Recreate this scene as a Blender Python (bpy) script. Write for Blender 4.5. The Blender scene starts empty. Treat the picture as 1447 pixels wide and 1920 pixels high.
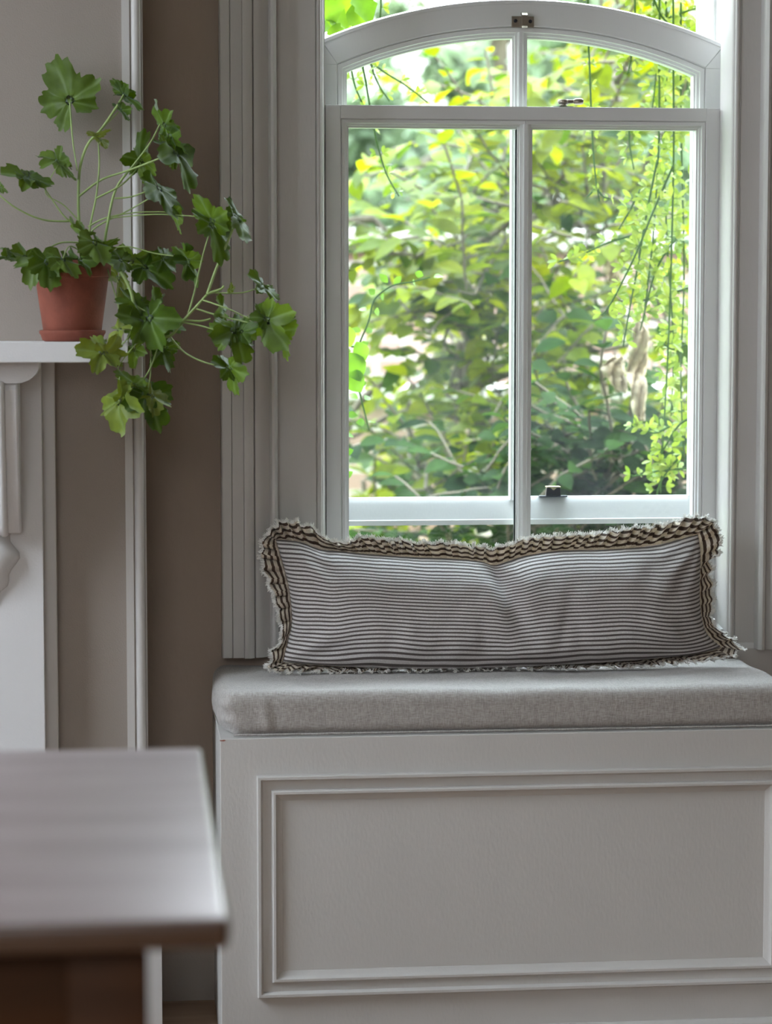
import bpy, math, random
from mathutils import Vector, Matrix, noise
random.seed(7)
R = math.radians
scene = bpy.context.scene
COL = scene.collection

# ------------------------------------------------------------------ camera
H = 1.15
F = 4533.0
PITCH = math.atan(360 / F)
YAW = math.atan(486.5 / F * math.cos(PITCH))
cd = bpy.data.cameras.new('camera'); cam = bpy.data.objects.new('camera', cd); COL.objects.link(cam)
cam.location = (0, 0, H); cam.rotation_euler = (R(90) - PITCH, 0, -YAW)
cd.sensor_fit = 'VERTICAL'; cd.sensor_height = 36; cd.sensor_width = 36; cd.lens = F / 1920 * 36
cd.dof.use_dof = True; cd.dof.focus_distance = 3.98; cd.dof.aperture_fstop = 4.6
cd.clip_start = 0.05
scene.camera = cam
_m = cam.rotation_euler.to_matrix()
CR, CU, CW = _m @ Vector((1, 0, 0)), _m @ Vector((0, 1, 0)), _m @ Vector((0, 0, -1))
def P(px, py, Y):
    """real position of a measured point of the room that lies Y metres down the room"""
    d = CR * ((px - 723.5) / F) + CU * ((960 - py) / F) + CW
    return Vector((0, 0, H)) + d * (Y / d.y)
def X(px, Y, py=600): return P(px, py, Y).x
def Z(py, Y, px=900): return P(px, py, Y).z

# ------------------------------------------------------------------ mesh helpers
class MB:
    def __init__(s): s.v = []; s.f = []; s.uv = []; s.mi = []
    def add(s, vs, fs, uvs=None, mi=0):
        o = len(s.v); s.v += [tuple(v) for v in vs]
        s.f += [tuple(i + o for i in f) for f in fs]
        s.uv += (list(uvs) if uvs else [(0, 0)] * len(vs)); s.mi += [mi] * len(fs)
    def box(s, a, b, bev=0.0):
        x0, y0, z0 = [min(p, q) for p, q in zip(a, b)]; x1, y1, z1 = [max(p, q) for p, q in zip(a, b)]
        if bev <= 0:
            vs = [(x0,y0,z0),(x1,y0,z0),(x1,y1,z0),(x0,y1,z0),(x0,y0,z1),(x1,y0,z1),(x1,y1,z1),(x0,y1,z1)]
            s.add(vs, [(0,3,2,1),(4,5,6,7),(0,1,5,4),(1,2,6,5),(2,3,7,6),(3,0,4,7)]); return
        s.rbox(((x0+x1)/2,(y0+y1)/2,(z0+z1)/2), (x1-x0, y1-y0, z1-z0), bev, 2)
    def rbox(s, c, d, r, k=3, sub=(0, 0, 0), fn=None):
        h = [x / 2 for x in d]; r = min(r, min(h) * .999)
        def axis(hh, n):
            a = [-hh + r * (1 - math.cos(math.pi / 2 * i / k)) for i in range(k + 1)]
            m = [-hh + r + (2 * hh - 2 * r) * j / (n + 1) for j in range(1, n + 1)]
            return a + m + [-x for x in reversed(a)]
        ax = [axis(h[i], sub[i]) for i in range(3)]
        idx = {}; vs = []; fs = []
        def vert(p):
            key = tuple(round(q, 6) for q in p)
            if key in idx: return idx[key]
            inner = [max(-h[i] + r, min(h[i] - r, p[i])) for i in range(3)]
            dv = Vector([p[i] - inner[i] for i in range(3)])
            if dv.length > 1e-9: dv = dv.normalized() * r
            q = Vector(inner) + dv + Vector(c)
            if fn: q = fn(q)
            idx[key] = len(vs); vs.append(q); return idx[key]
        for a in range(3):
            b, e = (a + 1) % 3, (a + 2) % 3
            for sg in (-1, 1):
                for i in range(len(ax[b]) - 1):
                    for j in range(len(ax[e]) - 1):
                        q = []
                        for (ii, jj) in ((i, j), (i + 1, j), (i + 1, j + 1), (i, j + 1)):
                            p = [0, 0, 0]; p[a] = sg * h[a]; p[b] = ax[b][ii]; p[e] = ax[e][jj]; q.append(vert(p))
                        fs.append(tuple(q if sg > 0 else q[::-1]))
        s.add(vs, fs)
    def prism(s, poly, axis, a, b):
        """closed outline extruded along an axis; the outline is given in the two other axes"""
        n = len(poly)
        def mk(p, t):
            return {'z': (p[0], p[1], t), 'x': (t, p[0], p[1]), 'y': (p[0], t, p[1])}[axis]
        vs = [mk(p, a) for p in poly] + [mk(p, b) for p in poly]
        s.add(vs, [(i, (i + 1) % n, n + (i + 1) % n, n + i) for i in range(n)] + [tuple(range(n))[::-1], tuple(range(n, 2 * n))])
    def tube(s, pts, rad, n=6, cap=True):
        pts = [Vector(p) for p in pts]
        if not isinstance(rad, (list, tuple)): rad = [rad] * len(pts)
        vs = []; fs = []; prev = None
        for i, p in enumerate(pts):
            t = (pts[min(i + 1, len(pts) - 1)] - pts[max(i - 1, 0)])
            t = t.normalized() if t.length > 1e-9 else Vector((0, 0, 1))
            up = Vector((0, 0, 1)) if abs(t.z) < .9 else Vector((1, 0, 0))
            a = t.cross(up).normalized() if prev is None else (prev - t * prev.dot(t)).normalized()
            prev = a; b = t.cross(a)
            for j in range(n):
                th = 2 * math.pi * j / n
                vs.append(p + (a * math.cos(th) + b * math.sin(th)) * rad[i])
        for i in range(len(pts) - 1):
            for j in range(n):
                fs.append((i * n + j, i * n + (j + 1) % n, (i + 1) * n + (j + 1) % n, (i + 1) * n + j))
        if cap: fs += [tuple(range(n))[::-1], tuple((len(pts) - 1) * n + j for j in range(n))]
        s.add(vs, fs)
    def lathe(s, prof, c, n=48, axis='z', k=1.0):
        vs = []; fs = []; prof = [(r * k, h) for r, h in prof]
        for (r, h) in prof:
            for j in range(n):
                t = 2 * math.pi * j / n; a, b = r * math.cos(t), r * math.sin(t)
                vs.append(Vector(c) + (Vector((a, b, h)) if axis == 'z' else Vector((a, -h, b)) if axis == 'y' else Vector((h, a, b))))
        for i in range(len(prof) - 1):
            for j in range(n):
                fs.append((i * n + j, i * n + (j + 1) % n, (i + 1) * n + (j + 1) % n, (i + 1) * n + j))
        s.add(vs, fs)
    def build(s, name, mat, parent=None, smooth=False, auto=None, bevel=None):
        me = bpy.data.meshes.new(name); me.from_pydata(s.v, [], s.f); me.update()
        uvl = me.uv_layers.new(name='UVMap')
        for l in me.loops: uvl.data[l.index].uv = s.uv[l.vertex_index]
        for m in (mat if isinstance(mat, (list, tuple)) else [mat]): me.materials.append(m)
        for p, mi in zip(me.polygons, s.mi): p.material_index = mi
        if smooth or auto:
            for p in me.polygons: p.use_smooth = True
        if auto: me.set_sharp_from_angle(angle=R(auto))
        o = bpy.data.objects.new(name, me); COL.objects.link(o)
        if parent:
            o.parent = parent
            o.matrix_parent_inverse = Matrix.Translation(parent.location).inverted() if False else Matrix.Identity(4)
            off = Vector((0, 0, 0)); q = parent
            while q: off += q.location; q = q.parent
            me.transform(Matrix.Translation(-off))
        if bevel:
            b = o.modifiers.new('bevel', 'BEVEL'); b.width = bevel; b.segments = 2; b.limit_method = 'ANGLE'; b.angle_limit = R(40)
        return o
def tag(o, label=None, cat=None, group=None, kind=None):
    if label: o['label'] = label
    if cat: o['category'] = cat
    if group: o['group'] = group
    if kind: o['kind'] = kind
    return o
def empty(name, loc, label=None, cat=None, group=None, kind=None):
    o = bpy.data.objects.new(name, None); COL.objects.link(o); o.location = loc; o.empty_display_size = .1
    return tag(o, label, cat, group, kind)

def offset_poly(poly, d):
    """inward mitred offset of a counter-clockwise outline"""
    n = len(poly); out = []
    for i in range(n):
        p0, p1, p2 = Vector(poly[i - 1]), Vector(poly[i]), Vector(poly[(i + 1) % n])
        e1 = (p1 - p0).normalized(); e2 = (p2 - p1).normalized()
        n1 = Vector((-e1.y, e1.x)); n2 = Vector((-e2.y, e2.x))
        m = (n1 + n2); m = m / max(.2, m.dot(n1)) if m.length > 1e-6 else n1
        out.append((p1.x + m.x * d, p1.y + m.y * d))
    return out
def ring(mb, poly, prof, skip=()):
    """moulding run round an outline lying in the x-z plane; prof = [(inset, y)]"""
    n = len(poly); vs = []
    for (d, y) in prof:
        for (x, z) in offset_poly(poly, d): vs.append((x, y, z))
    fs = []
    for k in range(len(prof) - 1):
        for i in range(n):
            if i in skip: continue
            a, b = k * n + i, k * n + (i + 1) % n
            fs.append((a, b, b + n, a + n))
    mb.add(vs, fs)
def rect(x0, z0, x1, z1): return [(x0, z0), (x1, z0), (x1, z1), (x0, z1)]
def smooth_path(pts, k=6):
    pts = [Vector(p) for p in pts]; out = []
    for i in range(len(pts) - 1):
        p0 = pts[max(i - 1, 0)]; p1 = pts[i]; p2 = pts[i + 1]; p3 = pts[min(i + 2, len(pts) - 1)]
        for j in range(k):
            t = j / k
            out.append(.5 * ((2 * p1) + (p2 - p0) * t + (2 * p0 - 5 * p1 + 4 * p2 - p3) * t * t + (3 * p1 - p0 - 3 * p2 + p3) * t ** 3))
    out.append(pts[-1]); return out

# ------------------------------------------------------------------ materials
def nodes(name):
    m = bpy.data.materials.new(name); m.use_nodes = True
    nt = m.node_tree; b = nt.nodes['Principled BSDF']; return m, nt, b
def N(nt, t, **kw):
    n = nt.nodes.new(t)
    for k, v in kw.items():
        if k in n.inputs: n.inputs[k].default_value = v
        else: setattr(n, k, v)
    return n
def ramp(nt, stops):
    r = nt.nodes.new('ShaderNodeValToRGB'); e = r.color_ramp.elements
    while len(e) > 1: e.remove(e[-1])
    e[0].position = stops[0][0]; e[0].color = (*stops[0][1], 1)
    for p, c in stops[1:]:
        x = e.new(p); x.color = (*c, 1)
    return r
def paint(name, col, rough=.45, var=.04, scale=3, bump=.06, bscale=260, stretch=(1, 1, 1), spec=.4):
    m, nt, b = nodes(name); L = nt.links.new
    tc = N(nt, 'ShaderNodeTexCoord'); mp = N(nt, 'ShaderNodeMapping'); mp.inputs['Scale'].default_value = stretch
    L(tc.outputs['Object'], mp.inputs['Vector'])
    n1 = N(nt, 'ShaderNodeTexNoise', Scale=scale, Detail=5); L(mp.outputs[0], n1.inputs['Vector'])
    lo = tuple(c * (1 - var) for c in col); hi = tuple(min(1, c * (1 + var)) for c in col)
    r = ramp(nt, [(.3, lo), (.7, hi)]); L(n1.outputs['Fac'], r.inputs[0]); L(r.outputs[0], b.inputs['Base Color'])
    n2 = N(nt, 'ShaderNodeTexNoise', Scale=bscale, Detail=3); L(mp.outputs[0], n2.inputs['Vector'])
    bp = N(nt, 'ShaderNodeBump', Strength=bump, Distance=.002); L(n2.outputs['Fac'], bp.inputs['Height']); L(bp.outputs[0], b.inputs['Normal'])
    b.inputs['Roughness'].default_value = rough; b.inputs['Specular IOR Level'].default_value = spec
    return m
M = {}
M['wall'] = paint('warm_grey_wall_paint', (.345, .298, .265), .8, .05, 2.5, .25, 420, spec=.15)
M['alcove'] = paint('brown_plaster', (.36, .285, .235), .85, .12, 4, .4, 120, (1, 1, .5), spec=.1)
M['wood'] = paint('grey_white_joinery_paint', (.55, .525, .505), .42, .03, 5, .12, 300, (1, 1, .25))
M['sash'] = paint('white_sash_paint', (.69, .685, .68), .35, .02, 5, .08, 300, (1, 1, .25))
M['mantel'] = paint('white_mantel_paint', (.68, .665, .665), .5, .03, 5, .15, 320)
M['bench'] = paint('bench_paint', (.54, .515, .49), .45, .03, 4, .2, 220, (1, 1, .4))
M['ceiling'] = paint('ceiling_paint', (.7, .68, .65), .9, .02, 3, .1, 200)
M['terracotta'] = paint('terracotta', (.24, .068, .042), .75, .22, 22, .25, 300)
M['soil'] = paint('potting_soil', (.07, .045, .03), .95, .5, 60, 1.0, 140)
M['stem'] = paint('green_stem', (.30, .40, .14), .5, .2, 30, .1, 200)
M['twig'] = paint('green_vine_stem', (.035, .075, .015), .8, .25, 20, .1, 200, spec=.1)
M['bark'] = paint('grey_brown_bark', (.085, .068, .045), .85, .3, 14, .6, 60)
M['grass'] = paint('lawn', (.11, .19, .05), .9, .4, 6, .6, 50)
M['stone'] = paint('grey_coping', (.36, .33, .31), .85, .2, 6, .5, 40)
M['firebox'] = paint('sooty_brick', (.03, .026, .024), .9, .4, 9, .5, 40)
M['withered'] = paint('withered_leaf', (.34, .28, .20), .8, .35, 25, .6, 60)
def metal(name, col, rough):
    m, nt, b = nodes(name); b.inputs['Base Color'].default_value = (*col, 1); b.inputs['Metallic'].default_value = 1
    n = N(nt, 'ShaderNodeTexNoise', Scale=90, Detail=3); mr = N(nt, 'ShaderNodeMapRange'); mr.inputs[3].default_value = rough * .8; mr.inputs[4].default_value = rough * 1.25
    nt.links.new(n.outputs['Fac'], mr.inputs[0]); nt.links.new(mr.outputs[0], b.inputs['Roughness']); return m
M['nickel'] = metal('aged_nickel', (.42, .37, .31), .3)
M['dark_metal'] = metal('blackened_metal', (.035, .035, .045), .35)
M['brass'] = metal('worn_brass', (.75, .66, .42), .3)

def wood_table(name, base, dark, rough, coat, side=None):
    m, nt, b = nodes(name); L = nt.links.new
    tc = N(nt, 'ShaderNodeTexCoord'); mp = N(nt, 'ShaderNodeMapping'); mp.inputs['Scale'].default_value = (1.1, 11, 11)
    L(tc.outputs['Object'], mp.inputs['Vector'])
    n1 = N(nt, 'ShaderNodeTexNoise', Scale=2.2, Detail=6, Distortion=.8); L(mp.outputs[0], n1.inputs['Vector'])
    r = ramp(nt, [(.25, dark), (.75, base)]); L(n1.outputs['Fac'], r.inputs[0]); L(r.outputs[0], b.inputs['Base Color'])
    mr = N(nt, 'ShaderNodeMapRange'); mr.inputs[3].default_value = rough * 1.25; mr.inputs[4].default_value = rough * .8
    L(n1.outputs['Fac'], mr.inputs[0]); L(mr.outputs[0], b.inputs['Roughness'])
    bp = N(nt, 'ShaderNodeBump', Strength=.25, Distance=.003); L(n1.outputs['Fac'], bp.inputs['Height']); L(bp.outputs[0], b.inputs['Normal'])
    if side:
        g = N(nt, 'ShaderNodeSeparateXYZ'); L(tc.outputs['Normal'], g.inputs[0]); rs = ramp(nt, [(.6, (0, 0, 0)), (.95, (1, 1, 1))]); L(g.outputs['Z'], rs.inputs[0])
        ms = N(nt, 'ShaderNodeMixRGB'); L(rs.outputs[0], ms.inputs[0]); ms.inputs[1].default_value = (*side, 1); L(r.outputs[0], ms.inputs[2]); L(ms.outputs[0], b.inputs['Base Color'])
    b.inputs['Coat Weight'].default_value = coat; b.inputs['Coat Roughness'].default_value = .3
    return m
M['tabletop'] = wood_table('window_sheen_pine_top', (.46, .385, .39), (.27, .21, .215), .36, .6, (.06, .024, .008))  # pale grey is the window's reflection put into the wood colour
M['tablewood'] = wood_table('brown_pine', (.062, .023, .007), (.026, .010, .003), .6, 0)
M['tablewood'].node_tree.nodes['Principled BSDF'].inputs['Specular IOR Level'].default_value = .15
M['floor'] = wood_table('floorboards', (.42, .28, .19), (.22, .14, .09), .5, .1)

def linen():
    m, nt, b = nodes('grey_linen'); L = nt.links.new
    tc = N(nt, 'ShaderNodeTexCoord')
    def thr(sc):
        mp = N(nt, 'ShaderNodeMapping'); mp.inputs['Scale'].default_value = sc; L(tc.outputs['Object'], mp.inputs['Vector'])
        n = N(nt, 'ShaderNodeTexNoise', Scale=1, Detail=4, Roughness=.7); L(mp.outputs[0], n.inputs['Vector']); return n
    a, c = thr((90, 900, 900)), thr((900, 110, 110))
    mx = N(nt, 'ShaderNodeMath', operation='ADD'); L(a.outputs['Fac'], mx.inputs[0]); L(c.outputs['Fac'], mx.inputs[1])
    hf = N(nt, 'ShaderNodeMath', operation='MULTIPLY'); hf.inputs[1].default_value = .5; L(mx.outputs[0], hf.inputs[0])
    r = ramp(nt, [(.36, (.225, .198, .178)), (.64, (.50, .465, .44))]); L(hf.outputs[0], r.inputs[0]); L(r.outputs[0], b.inputs['Base Color'])
    bp = N(nt, 'ShaderNodeBump', Strength=.35, Distance=.001); L(hf.outputs[0], bp.inputs['Height']); L(bp.outputs[0], b.inputs['Normal'])
    b.inputs['Roughness'].default_value = .9; b.inputs['Specular IOR Level'].default_value = .15
    b.inputs['Sheen Weight'].default_value = .25
    return m
M['linen'] = linen()
def ticking(name, nstripe, duty, light, dark, edge_fray=False):
    m, nt, b = nodes(name); L = nt.links.new
    uv = N(nt, 'ShaderNodeUVMap'); sp = N(nt, 'ShaderNodeSeparateXYZ'); L(uv.outputs[0], sp.inputs[0])
    mu = N(nt, 'ShaderNodeMath', operation='MULTIPLY'); mu.inputs[1].default_value = nstripe; L(sp.outputs['Y'], mu.inputs[0])
    fr = N(nt, 'ShaderNodeMath', operation='FRACT'); L(mu.outputs[0], fr.inputs[0])
    r = ramp(nt, [(0, light), (1 - duty - .05, light), (1 - duty, dark), (.95, dark), (1, light)]); L(fr.outputs[0], r.inputs[0])
    n = N(nt, 'ShaderNodeTexNoise', Scale=700, Detail=3); tc = N(nt, 'ShaderNodeTexCoord'); L(tc.outputs['Object'], n.inputs['Vector'])
    mr = N(nt, 'ShaderNodeMapRange'); mr.inputs[1].default_value = .3; mr.inputs[2].default_value = .7; mr.inputs[3].default_value = .8; mr.inputs[4].default_value = 1.15
    L(n.outputs['Fac'], mr.inputs[0])
    mc = N(nt, 'ShaderNodeMixRGB', blend_type='MULTIPLY'); mc.inputs[0].default_value = 1; L(r.outputs[0], mc.inputs[1]); L(mr.outputs[0], mc.inputs[2])
    L(mc.outputs[0], b.inputs['Base Color'])
    bp = N(nt, 'ShaderNodeBump', Strength=.2, Distance=.001); L(n.outputs['Fac'], bp.inputs['Height']); L(bp.outputs[0], b.inputs['Normal'])
    b.inputs['Roughness'].default_value = .9; b.inputs['Specular IOR Level'].default_value = .1; b.inputs['Sheen Weight'].default_value = .15
    return m
M['ticking'] = ticking('ticking_stripe', 30, .44, (.64, .60, .585), (.115, .095, .088))
M['ruffle'] = ticking('ruffle_stripe', 3.5, .44, (.76, .67, .56), (.105, .068, .05))
nt = M['ruffle'].node_tree; _t = N(nt, 'ShaderNodeBsdfTranslucent'); _x = N(nt, 'ShaderNodeMixShader'); _x.inputs[0].default_value = .3
_b = nt.nodes['Principled BSDF']; nt.links.new(_b.inputs['Base Color'].links[0].from_socket, _t.inputs['Color']); nt.links.new(_b.outputs[0], _x.inputs[1]); nt.links.new(_t.outputs[0], _x.inputs[2]); nt.links.new(_x.outputs[0], nt.nodes['Material Output'].inputs['Surface'])
M['thread'] = paint('raw_thread', (.86, .84, .80), .9, .1, 50, .1, 300)

def leafmat(name, c1, c2, trans=.45, rough=.5, veins=False, spec=.35, blotch=None):
    m, nt, b = nodes(name); L = nt.links.new
    g = N(nt, 'ShaderNodeNewGeometry')
    r = ramp(nt, [(0, c1), (1, c2)]); L(g.outputs['Random Per Island'], r.inputs[0])
    col = r.outputs[0]
    tc = N(nt, 'ShaderNodeTexCoord'); n = N(nt, 'ShaderNodeTexNoise', Scale=45, Detail=3); L(tc.outputs['Object'], n.inputs['Vector'])
    mr = N(nt, 'ShaderNodeMapRange'); mr.inputs[1].default_value = .3; mr.inputs[2].default_value = .7; mr.inputs[3].default_value = .82; mr.inputs[4].default_value = 1.18
    L(n.outputs['Fac'], mr.inputs[0])
    mc = N(nt, 'ShaderNodeMixRGB', blend_type='MULTIPLY'); mc.inputs[0].default_value = 1; L(col, mc.inputs[1]); L(mr.outputs[0], mc.inputs[2]); col = mc.outputs[0]
    if veins:
        uv = N(nt, 'ShaderNodeUVMap'); sp = N(nt, 'ShaderNodeSeparateXYZ'); L(uv.outputs[0], sp.inputs[0])
        rv = ramp(nt, [(0, (.32, .32, .32)), (.13, (.05, .05, .05)), (.2, (0, 0, 0))]); L(sp.outputs['X'], rv.inputs[0])
        mv = N(nt, 'ShaderNodeMixRGB'); L(rv.outputs[0], mv.inputs[0]); L(col, mv.inputs[1]); mv.inputs[2].default_value = (.30, .42, .18, 1)
        col = mv.outputs[0]
        bp = N(nt, 'ShaderNodeBump', Strength=.35, Distance=.002); L(sp.outputs['X'], bp.inputs['Height']); L(bp.outputs[0], b.inputs['Normal'])
    L(col, b.inputs['Base Color']); b.inputs['Roughness'].default_value = rough; b.inputs['Specular IOR Level'].default_value = spec
    if veins: b.inputs['Sheen Weight'].default_value = .35; b.inputs['Sheen Tint'].default_value = (.75, .9, .95, 1); b.inputs['Sheen Roughness'].default_value = .4
    t = N(nt, 'ShaderNodeBsdfTranslucent'); hs = N(nt, 'ShaderNodeHueSaturation', Value=1.35, Saturation=1.1, Hue=.485); L(col, hs.inputs['Color']); L(hs.outputs[0], t.inputs['Color'])
    mx = N(nt, 'ShaderNodeMixShader'); mx.inputs[0].default_value = trans
    L(b.outputs[0], mx.inputs[1]); L(t.outputs[0], mx.inputs[2]); L(mx.outputs[0], nt.nodes['Material Output'].inputs['Surface'])
    return m
M['geranium'] = leafmat('geranium_leaf', (.055, .11, .008), (.11, .175, .022), .34, .5, True)
M['geranium_old'] = leafmat('ageing_geranium_leaf', (.17, .23, .03), (.22, .27, .045), .35, .5, True)
M['shrub_leaf'] = leafmat('shrub_leaf', (.014, .05, .003), (.18, .21, .005), .55, .5, False, .2)
M['shrub_dark'] = leafmat('dark_bush_leaf', (.006, .018, .004), (.022, .05, .007), .4, .7, False, .08)  # very dark green leaves of the low dense bush
M['vine_leaf'] = leafmat('vine_leaf', (.10, .17, .02), (.24, .29, .055), .5, .45)
M['ivy_leaf'] = leafmat('ivy_leaf', (.07, .16, .02), (.14, .25, .03), .5, .35)
M['tree_leaf'] = leafmat('tree_leaf', (.09, .13, .075), (.15, .20, .11), .5, .6)

def glass():
    m, nt, b = nodes('window_glass'); L = nt.links.new
    nt.nodes.remove(b)
    tr = N(nt, 'ShaderNodeBsdfTransparent'); tr.inputs[0].default_value = (.97, .985, .98, 1)
    gl = N(nt, 'ShaderNodeBsdfGlossy', Roughness=.02); fr = N(nt, 'ShaderNodeFresnel', IOR=1.45)
    mx = N(nt, 'ShaderNodeMixShader'); g = N(nt, 'ShaderNodeNewGeometry'); om = N(nt, 'ShaderNodeMath', operation='SUBTRACT'); om.inputs[0].default_value = 1; L(g.outputs['Backfacing'], om.inputs[1])
    fm = N(nt, 'ShaderNodeMath', operation='MULTIPLY'); L(fr.outputs[0], fm.inputs[0]); L(om.outputs[0], fm.inputs[1])
    L(fm.outputs[0], mx.inputs[0]); L(tr.outputs[0], mx.inputs[1]); L(gl.outputs[0], mx.inputs[2])
    tl = N(nt, 'ShaderNodeBsdfTranslucent'); tl.inputs[0].default_value = (.9, .95, 1, 1)
    tc = N(nt, 'ShaderNodeTexCoord'); n = N(nt, 'ShaderNodeTexNoise', Scale=9, Detail=6); L(tc.outputs['Object'], n.inputs['Vector'])
    mr = N(nt, 'ShaderNodeMapRange'); mr.inputs[1].default_value = .35; mr.inputs[2].default_value = .75; mr.inputs[3].default_value = .001; mr.inputs[4].default_value = .008
    L(n.outputs['Fac'], mr.inputs[0])
    m2 = N(nt, 'ShaderNodeMixShader'); L(mr.outputs[0], m2.inputs[0]); L(mx.outputs[0], m2.inputs[1]); L(tl.outputs[0], m2.inputs[2])
    L(m2.outputs[0], nt.nodes['Material Output'].inputs['Surface']); return m
M['glass'] = glass()
def brick():
    m, nt, b = nodes('pink_brick'); L = nt.links.new
    tc = N(nt, 'ShaderNodeTexCoord'); mp = N(nt, 'ShaderNodeMapping'); mp.inputs['Rotation'].default_value = (R(90), 0, 0)
    L(tc.outputs['Object'], mp.inputs['Vector'])
    br = N(nt, 'ShaderNodeTexBrick', Scale=1); br.inputs['Brick Width'].default_value = .225; br.inputs['Row Height'].default_value = .075
    br.inputs['Mortar Size'].default_value = .009; br.inputs['Color1'].default_value = (.20, .115, .085, 1); br.inputs['Color2'].default_value = (.32, .21, .175, 1); br.inputs['Mortar'].default_value = (.34, .31, .28, 1)
    L(mp.outputs[0], br.inputs['Vector']); L(br.outputs['Color'], b.inputs['Base Color']); b.inputs['Roughness'].default_value = .9
    return m
M['brick'] = brick()

# ------------------------------------------------------------------ room shell
YW = 4.05; YC = 3.86; YF = 3.72
XL, XR_, YB, ZC = -1.75, 3.1, -1.3, 2.95
xo0, xo1 = X(590, YW), X(1386, YW)         # opening for the window
zo0, zo1 = .585, Z(-760, YW)
def struct(o): o['kind'] = 'structure'; return o
m = MB(); m.box((XL - .2, YB - .2, -.08), (XR_ + .2, YW + .3, 0)); struct(m.build('floor', M['floor']))
m = MB(); m.box((XL - .2, YB - .2, ZC), (XR_ + .2, YW + .3, ZC + .15)); struct(m.build('ceiling', M['ceiling']))
m = MB()
m.box((XL - .2, YW, 0), (xo0, YW + .28, ZC)); m.box((xo1, YW, 0), (XR_ + .2, YW + .28, ZC))
m.box((xo0, YW, 0), (xo1, YW + .28, zo0)); m.box((xo0, YW, zo1), (xo1, YW + .28, ZC))
struct(m.build('wall_back', M['alcove']))
m = MB(); m.box((XR_, YB, 0), (XR_ + .2, YW, ZC)); struct(m.build('wall_right', M['wall']))
# left wall with its daylight window; camera-side wall with an opening added for fill
LW = (2.25, 3.45, 1.2, 2.8)     # y0,y1,z0,z1
m = MB()
m.box((XL - .2, YB, 0), (XL, LW[0], ZC)); m.box((XL - .2, LW[1], 0), (XL, YW, ZC))
m.box((XL - .2, LW[0], 0), (XL, LW[1], LW[2])); m.box((XL - .2, LW[0], LW[3]), (XL, LW[1], ZC))
struct(m.build('wall_left', M['wall']))
FILL_W = (-1.6, .1, .9, 2.5)
m = MB()
m.box((XL - .2, YB - .2, 0), (FILL_W[0], YB, ZC)); m.box((FILL_W[1], YB - .2, 0), (XR_ + .2, YB, ZC))
m.box((FILL_W[0], YB - .2, 0), (FILL_W[1], YB, FILL_W[2])); m.box((FILL_W[0], YB - .2, FILL_W[3]), (FILL_W[1], YB, ZC))
struct(m.build('wall_front', M['wall']))
def side_window(name, lo, hi, axis, at):
    m = MB(); t = .05
    mid = (lo[0] + hi[0]) / 2; zm = (lo[1] + hi[1]) / 2
    for a, b in (((lo[0], lo[1]), (lo[0] + t, hi[1])), ((hi[0] - t, lo[1]), (hi[0], hi[1])), ((lo[0], lo[1]), (hi[0], lo[1] + t)),
                 ((lo[0], hi[1] - t), (hi[0], hi[1])), ((mid - .015, lo[1]), (mid + .015, hi[1])), ((lo[0], zm - .02), (hi[0], zm + .02))):
        if axis == 'x': m.box((at - .03, a[0], a[1]), (at + .03, b[0], b[1]))
        else: m.box((a[0], at - .03, a[1]), (b[0], at + .03, b[1]))
    struct(m.build(name, M['sash']))
side_window('window_2', (LW[0], LW[2]), (LW[1], LW[3]), 'x', XL - .1)
side_window('fill_window', (FILL_W[0], FILL_W[2]), (FILL_W[1], FILL_W[3]), 'y', YB - .1)  # added frame round the unseen fill light behind the camera

# chimney breast
xc = X(268, YC)
m = MB(); m.box((XL, YC, 0), (xc, YW, ZC)); struct(m.build('wall_chimney', M['wall']))
# staff bead down the corner of the chimney breast
m = MB()
xb = xc
def arc(cx, cy, r, a0, a1, n=8): return [(cx + r * math.cos(R(a0 + (a1 - a0) * i / n)), cy + r * math.sin(R(a0 + (a1 - a0) * i / n))) for i in range(n + 1)]
prof = [(xb - .030, YC + .002), (xb - .030, YC - .003), (xb - .018, YC - .003), (xb - .0165, YC + .0015)] + arc(xb - .0075, YC - .001, .0075, 185, 340, 10) + [(xb - .0005, YC + .004), (xb + .003, YC + .003), (xb + .003, YC + .03), (xb - .02, YC + .03)]
m.prism(prof, 'z', .17, ZC); o = struct(m.build('trim_1', M['wood'], auto=40))
# skirting
def skirting_profile(t=.02, h=.19):
    return [(0, 0), (-t, 0), (-t, h * .74), (-t * .9, h * .80), (-t * .55, h * .87), (-t * .4, h * .93), (-t * .35, h), (0, h)]
m = MB()
m.prism([(YC + p[0], p[1]) for p in skirting_profile(.022, .20)], 'x', X(140, YC), xc)
xs = xc
sp = skirting_profile(.022, .20)
m.prism([(xs - p[0], p[1]) for p in sp][::-1], 'y', YC - .022, YW)
struct(m.build('baseboard_left', M['wood'], auto=40))
m = MB(); m.prism([(YW + p[0], p[1]) for p in skirting_profile(.018, .17)], 'x', xc + .02, X(398, YW)); struct(m.build('baseboard_back', M['wall'], auto=40))

# ------------------------------------------------------------------ window
win = empty('window_1', (0, 0, 0)); struct(win)
YS = 4.12; YU = 4.172       # faces of the two sashes
SX0, SX1 = X(611, YS), X(1361, YS)
yp = 4.038
zt = Z(-760, YW)
def casing(m, sgn, edge):
    """architrave: profile points are (mm from the inner edge outwards, mm proud of the wall)"""
    pr = [(0, -5), (0, 36), (2, 42), (6, 45), (10, 44), (13, 38), (14, 33), (20, 37), (26, 43), (33, 47), (38, 47), (40, 42), (41, 50), (46, 54), (52, 56), (57, 55), (58, 47), (76, 47), (77, 44), (78, 47), (92, 47), (94, 45), (94, -5)]
    poly = [(edge + sgn * a / 1000, YW - b / 1000) for a, b in pr]
    return poly if sgn < 0 else poly[::-1]
zb = .588
m = MB(); m.prism(casing(m, -1, X(521, 4.0)), 'z', zb, zt); m.build('architrave', M['wood'], win, auto=35)
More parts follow.
